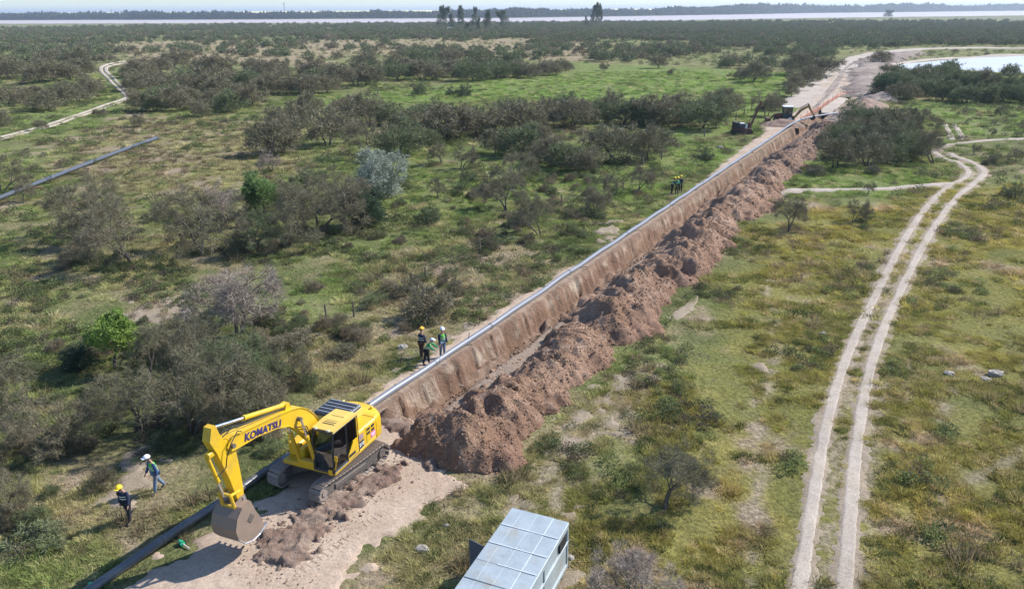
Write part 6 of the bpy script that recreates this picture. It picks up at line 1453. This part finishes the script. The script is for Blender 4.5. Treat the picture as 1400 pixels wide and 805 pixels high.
def pad_clods(n):
    poly = PP([(340, 785), (345, 730), (420, 686), (480, 650), (530, 628), (575, 640), (548, 668), (500, 695), (450, 750), (400, 800)])
    pl = np.array(poly); x = RS.uniform(pl[:, 0].min() - 1, pl[:, 0].max() + 1, n); y = RS.uniform(pl[:, 1].min() - 1, pl[:, 1].max() + 1, n)
    ok = sdf(x, y, poly) > -0.7 * RS.rand(n); x, y = x[ok], y[ok]
    c = np.where((RS.rand(len(x)) < 0.35)[:, None], np.array((0.36, 0.28, 0.22)), np.array((0.26, 0.18, 0.14))) * RS.uniform(0.7, 1.2, len(x))[:, None]
    scatter('soil_clods', np.stack([x, y, hgt(x, y) + 0.08], 1), RS.rand(len(x)) * 6.283, RS.gamma(1.3, 0.013, len(x)) + 0.012, c, clods, 5, tilt=0.6)
pad_clods(2600)

# ------------------------------------------------------------------ scrub farther out
B_IND = 299
NOSCRUB = PP([(1170, 84), (1200, 69), (1262, 65.0), (1400, 63.5), (1700, 63), (1700, 82), (1400, 77), (1270, 84), (1200, 90)])
def scrub_zone(x, y):
    """how likely a thorn tree stands at this spot"""
    n = fbm(x / 34 + 3, y / 34 + 8, 3); r = np.hypot(x, y)
    m1 = sdf(x, y, Z_GREEN[0][0]); d1 = sdf(x, y, Z_DRY[0][0])
    left = sstep(60, -120, x)
    p = np.where(r < 230, 0.0, sstep(0.40 + 0.04 * left, 0.58, n))
    p = np.where((d1 > -4), p * 0.22, p); p = np.where(m1 > -5, 0, p)
    p = np.maximum(p, 0.85 * sstep(330, 480, r) * (x > 10) * sstep(0.34, 0.46, n))
    p = np.maximum(p, (0.80 - 0.45 * left) * sstep(520, 700, r) * sstep(0.36, 0.50, n))
    p = np.where(sdf(x, y, NOSCRUB) > -9, 0.0, p)
    p = np.where(r > 1150, p * 0.25 * sstep(1500, 1150, r), p)
    return p
def trees_far():
    global n_ind
    out = []
    n = 42000; yy = np.sqrt(RS.rand(n) * (1350 ** 2 - 200 ** 2) + 200 ** 2); xx = (RS.rand(n) * 2 - 1) * (yy * 0.74 + 10)
    # right-hand woods behind the lagoon road and the open middle distance
    p = scrub_zone(xx, yy); keep = RS.rand(n) < p; keep &= free(xx, yy, 4.0) & (sdf(xx, yy, LAGOON) < -8) & (sdf(xx, yy, RIVER) < -15); xx, yy = xx[keep], yy[keep]
    w = RS.uniform(4.2, 8.2, len(xx)) * (0.85 + 0.35 * fbm(xx / 60, yy / 60, 2))
    # thin out overlapping ones with a coarse grid
    order = RS.permutation(len(xx)); cell = {}; sel = []
    ex = [(a, b, c) for a, b, c in TPOS]
    for a, b, c in ex: cell.setdefault((int(a // 8), int(b // 8)), []).append((a, b))
    for i in order:
        k = (int(xx[i] // 8), int(yy[i] // 8)); bad = False
        for dx in (-1, 0, 1):
            for dy in (-1, 0, 1):
                for (a, b) in cell.get((k[0] + dx, k[1] + dy), ()):
                    if (a - xx[i]) ** 2 + (b - yy[i]) ** 2 < (w[i] * 0.48) ** 2: bad = True
        if not bad: cell.setdefault(k, []).append((xx[i], yy[i])); sel.append(i)
    sel = np.array(sel); xx, yy, w = xx[sel], yy[sel], w[sel]
    o = np.argsort(yy / w); xx, yy, w = xx[o], yy[o], w[o]
    return xx, yy, w
fx, fy, fw = trees_far()
green_side = lambda x, y: 0.25 + 0.6 * float(sstep(-60, 160, x)) 
k = 0
while n_ind < B_IND and k < len(fx):
    x, y, w = float(fx[k]), float(fy[k]), float(fw[k]); g_ = rnd.random() < green_side(x, y)
    where_ = 'left part of the far scrub' if x < -60 else ('far scrub behind the meadow' if x < 70 else 'far woods behind the lagoon road')
    where = 'left part of the far scrub beyond the left wheel tracks' if x < -60 else ('far scrub behind the bright meadow' if x < 70 else 'far woods behind the lagoon and dirt road')
    put_tree('olive_far' if g_ else 'bare_far', x, y, w, 'low rounded thorn tree in the ' + where_, 'thorn trees of the ' + where, hs=0.9); n_ind += 1; k += 1
rx, ry, rw = fx[k:], fy[k:], fw[k:]
def joined(tr, cr): return None
def far_sources():
    out = []
    for kind in ('bare_far', 'olive_far', 'olive_far'):
        for tr, cr, W_, H_ in TREES[kind][:2]:
            v0 = np.zeros(len(cr.vertices) * 3, np.float32); cr.vertices.foreach_get('co', v0); V = v0.reshape(-1, 3) / np.array((W_, W_, W_)); nt_ = len(V) // 3; sel = RS.permutation(nt_)[:420]
            V = V.reshape(-1, 3, 3)[sel]; c = V.mean(1, keepdims=True); V = (c + (V - c) * 1.55).reshape(-1, 3); me = np_mesh('far_crown', V, np.arange(len(V)).reshape(-1, 3)); me.materials.append(M['twig'] if kind == 'bare_far' else M['twig_green']); out.append(me)
    return out
FS = hidden_sources('scrub_source', far_sources())
scatter('distant_scrub', np.stack([rx, ry, hgt(rx, ry) - 0.1], 1), RS.rand(len(rx)) * 6.283, rw, np.ones((len(rx), 3)) * 0.1, FS, 6, scz=0.95)
print('individual trees', n_ind, 'scattered', len(rx), 'grass', ng)

# trees and houses on the far bank
def bank(n):
    P = [FAR[i] for i in range(len(FAR))]; L = np.array([math.hypot(*p) for p in P]); seg = [math.dist(P[i], P[i + 1]) for i in range(len(P) - 1)]
    cs = np.concatenate([[0], np.cumsum([s / ((L[i] + L[i + 1]) / 2) for i, s in enumerate(seg)])])
    q = RS.rand(n) * cs[-1]; x = np.interp(q, cs, [p[0] for p in P]); y = np.interp(q, cs, [p[1] for p in P]); r = np.hypot(x, y)
    k = 1 + RS.rand(n) ** 1.5 * 0.10 + 55 / r; x *= k; y *= k; hf = np.clip(r / 2600, 0.9, 3.0)
    nn = fbm(x / (90 * hf), y / (90 * hf), 3); sc = (14.5 + 15 * np.clip(nn - 0.36, 0, 1) * RS.uniform(0.5, 1.7, n)) * np.clip(hf, 1, 1.6) * np.where(x > 600, 1.1, 1.0)
    return x, y, sc
bx_, by_, bs_ = bank(5200)
bank_src = hidden_sources('bank_source', [leafclump(70 + i, 90, 0.62, 0.85, 0.34, 0.5) for i in range(4)])
scatter('far_bank_trees', np.stack([bx_, by_, np.full(len(bx_), -0.2)], 1), RS.rand(len(bx_)) * 6.283, bs_, np.array((0.045, 0.062, 0.04)) * RS.uniform(0.7, 1.3, (len(bx_), 1)), bank_src, 4, scz=0.95)
def house(u, v, w_px, label, wall='white'):
    x, y = gp(u, v); L = math.hypot(x, y); w = w_px / FPX * L; k = 1 - 0 / L; h = max(4.0, w * 0.35); d = max(6.0, w * 0.6)
    r_ = empty('house', (x, y, 0.3), math.atan2(-x, y)); tag(r_, label, 'house', 'houses on the far river bank')
    MB().box((0, 0, h / 2), (w, d, h)).build('wall', M[wall], r_)
    MB().add([(-w * .53, -d * .56, h), (w * .53, -d * .56, h), (w * .53, d * .56, h), (-w * .53, d * .56, h), (-w * .5, 0, h * 1.55), (w * .5, 0, h * 1.55)], [(0, 1, 5, 4), (2, 3, 4, 5), (1, 2, 5), (3, 0, 4), (0, 3, 2, 1)]).build('roof', M['galv'], r_)
for (u, w, lab) in ((13.5, 3, 'small pale house on the far bank at the left corner'), (55, 3.5, 'pale house on the far bank, first after the tall clump'), (80, 5, 'wider pale house on the far bank'), (93, 6, 'long grey-roofed house on the far bank'), (110, 3, 'small white house on the far bank beside the long one'), (118, 3.5, 'white house on the far bank just right of the long one'),
                    (146, 2.5, 'tiny white house on the far bank left of the mast'), (196, 3, 'small pale house on the far bank right of the mast'), (232, 8, 'long white building on the far bank'), (295, 3, 'white hut on the far bank, left of a pair'), (300, 3, 'white hut on the far bank, right of a pair')):
    vv = np.interp(u, (0, 350), (27.0, 25.9)); house(u, vv - 0.3, w, lab)
x, y = gp(615, 43.5); r_ = empty('shed', (x, y, H1(x, y)), 0.3); tag(r_, 'small white shed under the tall skyline trees', 'shed')
MB().box((0, 0, 1.5), (5, 4, 3)).build('wall', M['white'], r_); MB().add([(-2.7, -2.3, 3), (2.7, -2.3, 3), (2.7, 2.3, 3), (-2.7, 2.3, 3), (-2.6, 0, 4), (2.6, 0, 4)], [(0, 1, 5, 4), (2, 3, 4, 5), (1, 2, 5), (3, 0, 4), (0, 3, 2, 1)]).build('roof', M['galv'], r_)
for (u, v, top, lab) in ((154, 26.5, 15.5, 'thin radio mast on the far bank at left'), (390, 25.8, 7.0, 'taller faint radio mast on the far bank')):
    x, y = gp(u, v); L = math.hypot(x, y); h = (v - top) / FPX * L; r_ = empty('radio_mast', (x, y, 0)); tag(r_, lab, 'mast')
    MB().tube([(0, 0, 0), (0, 0, h)], [1.0, 0.5], 4).build('pole', M['grille'], r_)
    MB().tube([(0, 0, h * 0.86), (0, 0, h * 0.92)], [1.6, 1.6], 6).build('antenna', M['grille'], r_)

# ------------------------------------------------------------------ haze
def haze():
    m = bpy.data.materials.new('haze'); m.use_nodes = True; nt = m.node_tree; nt.nodes.remove(nt.nodes['Principled BSDF'])
    v = nt.nodes.new('ShaderNodeVolumePrincipled'); v.inputs['Color'].default_value = (0.72, 0.82, 0.95, 1); v.inputs['Density'].default_value = 0.00012; v.inputs['Anisotropy'].default_value = 0.2
    nt.links.new(v.outputs[0], nt.nodes['Material Output'].inputs['Volume'])
    o = MB().box((0, 24000, 37.5), (90000, 90000, 95)).build('haze', m); tag(o, kind='stuff')
haze()
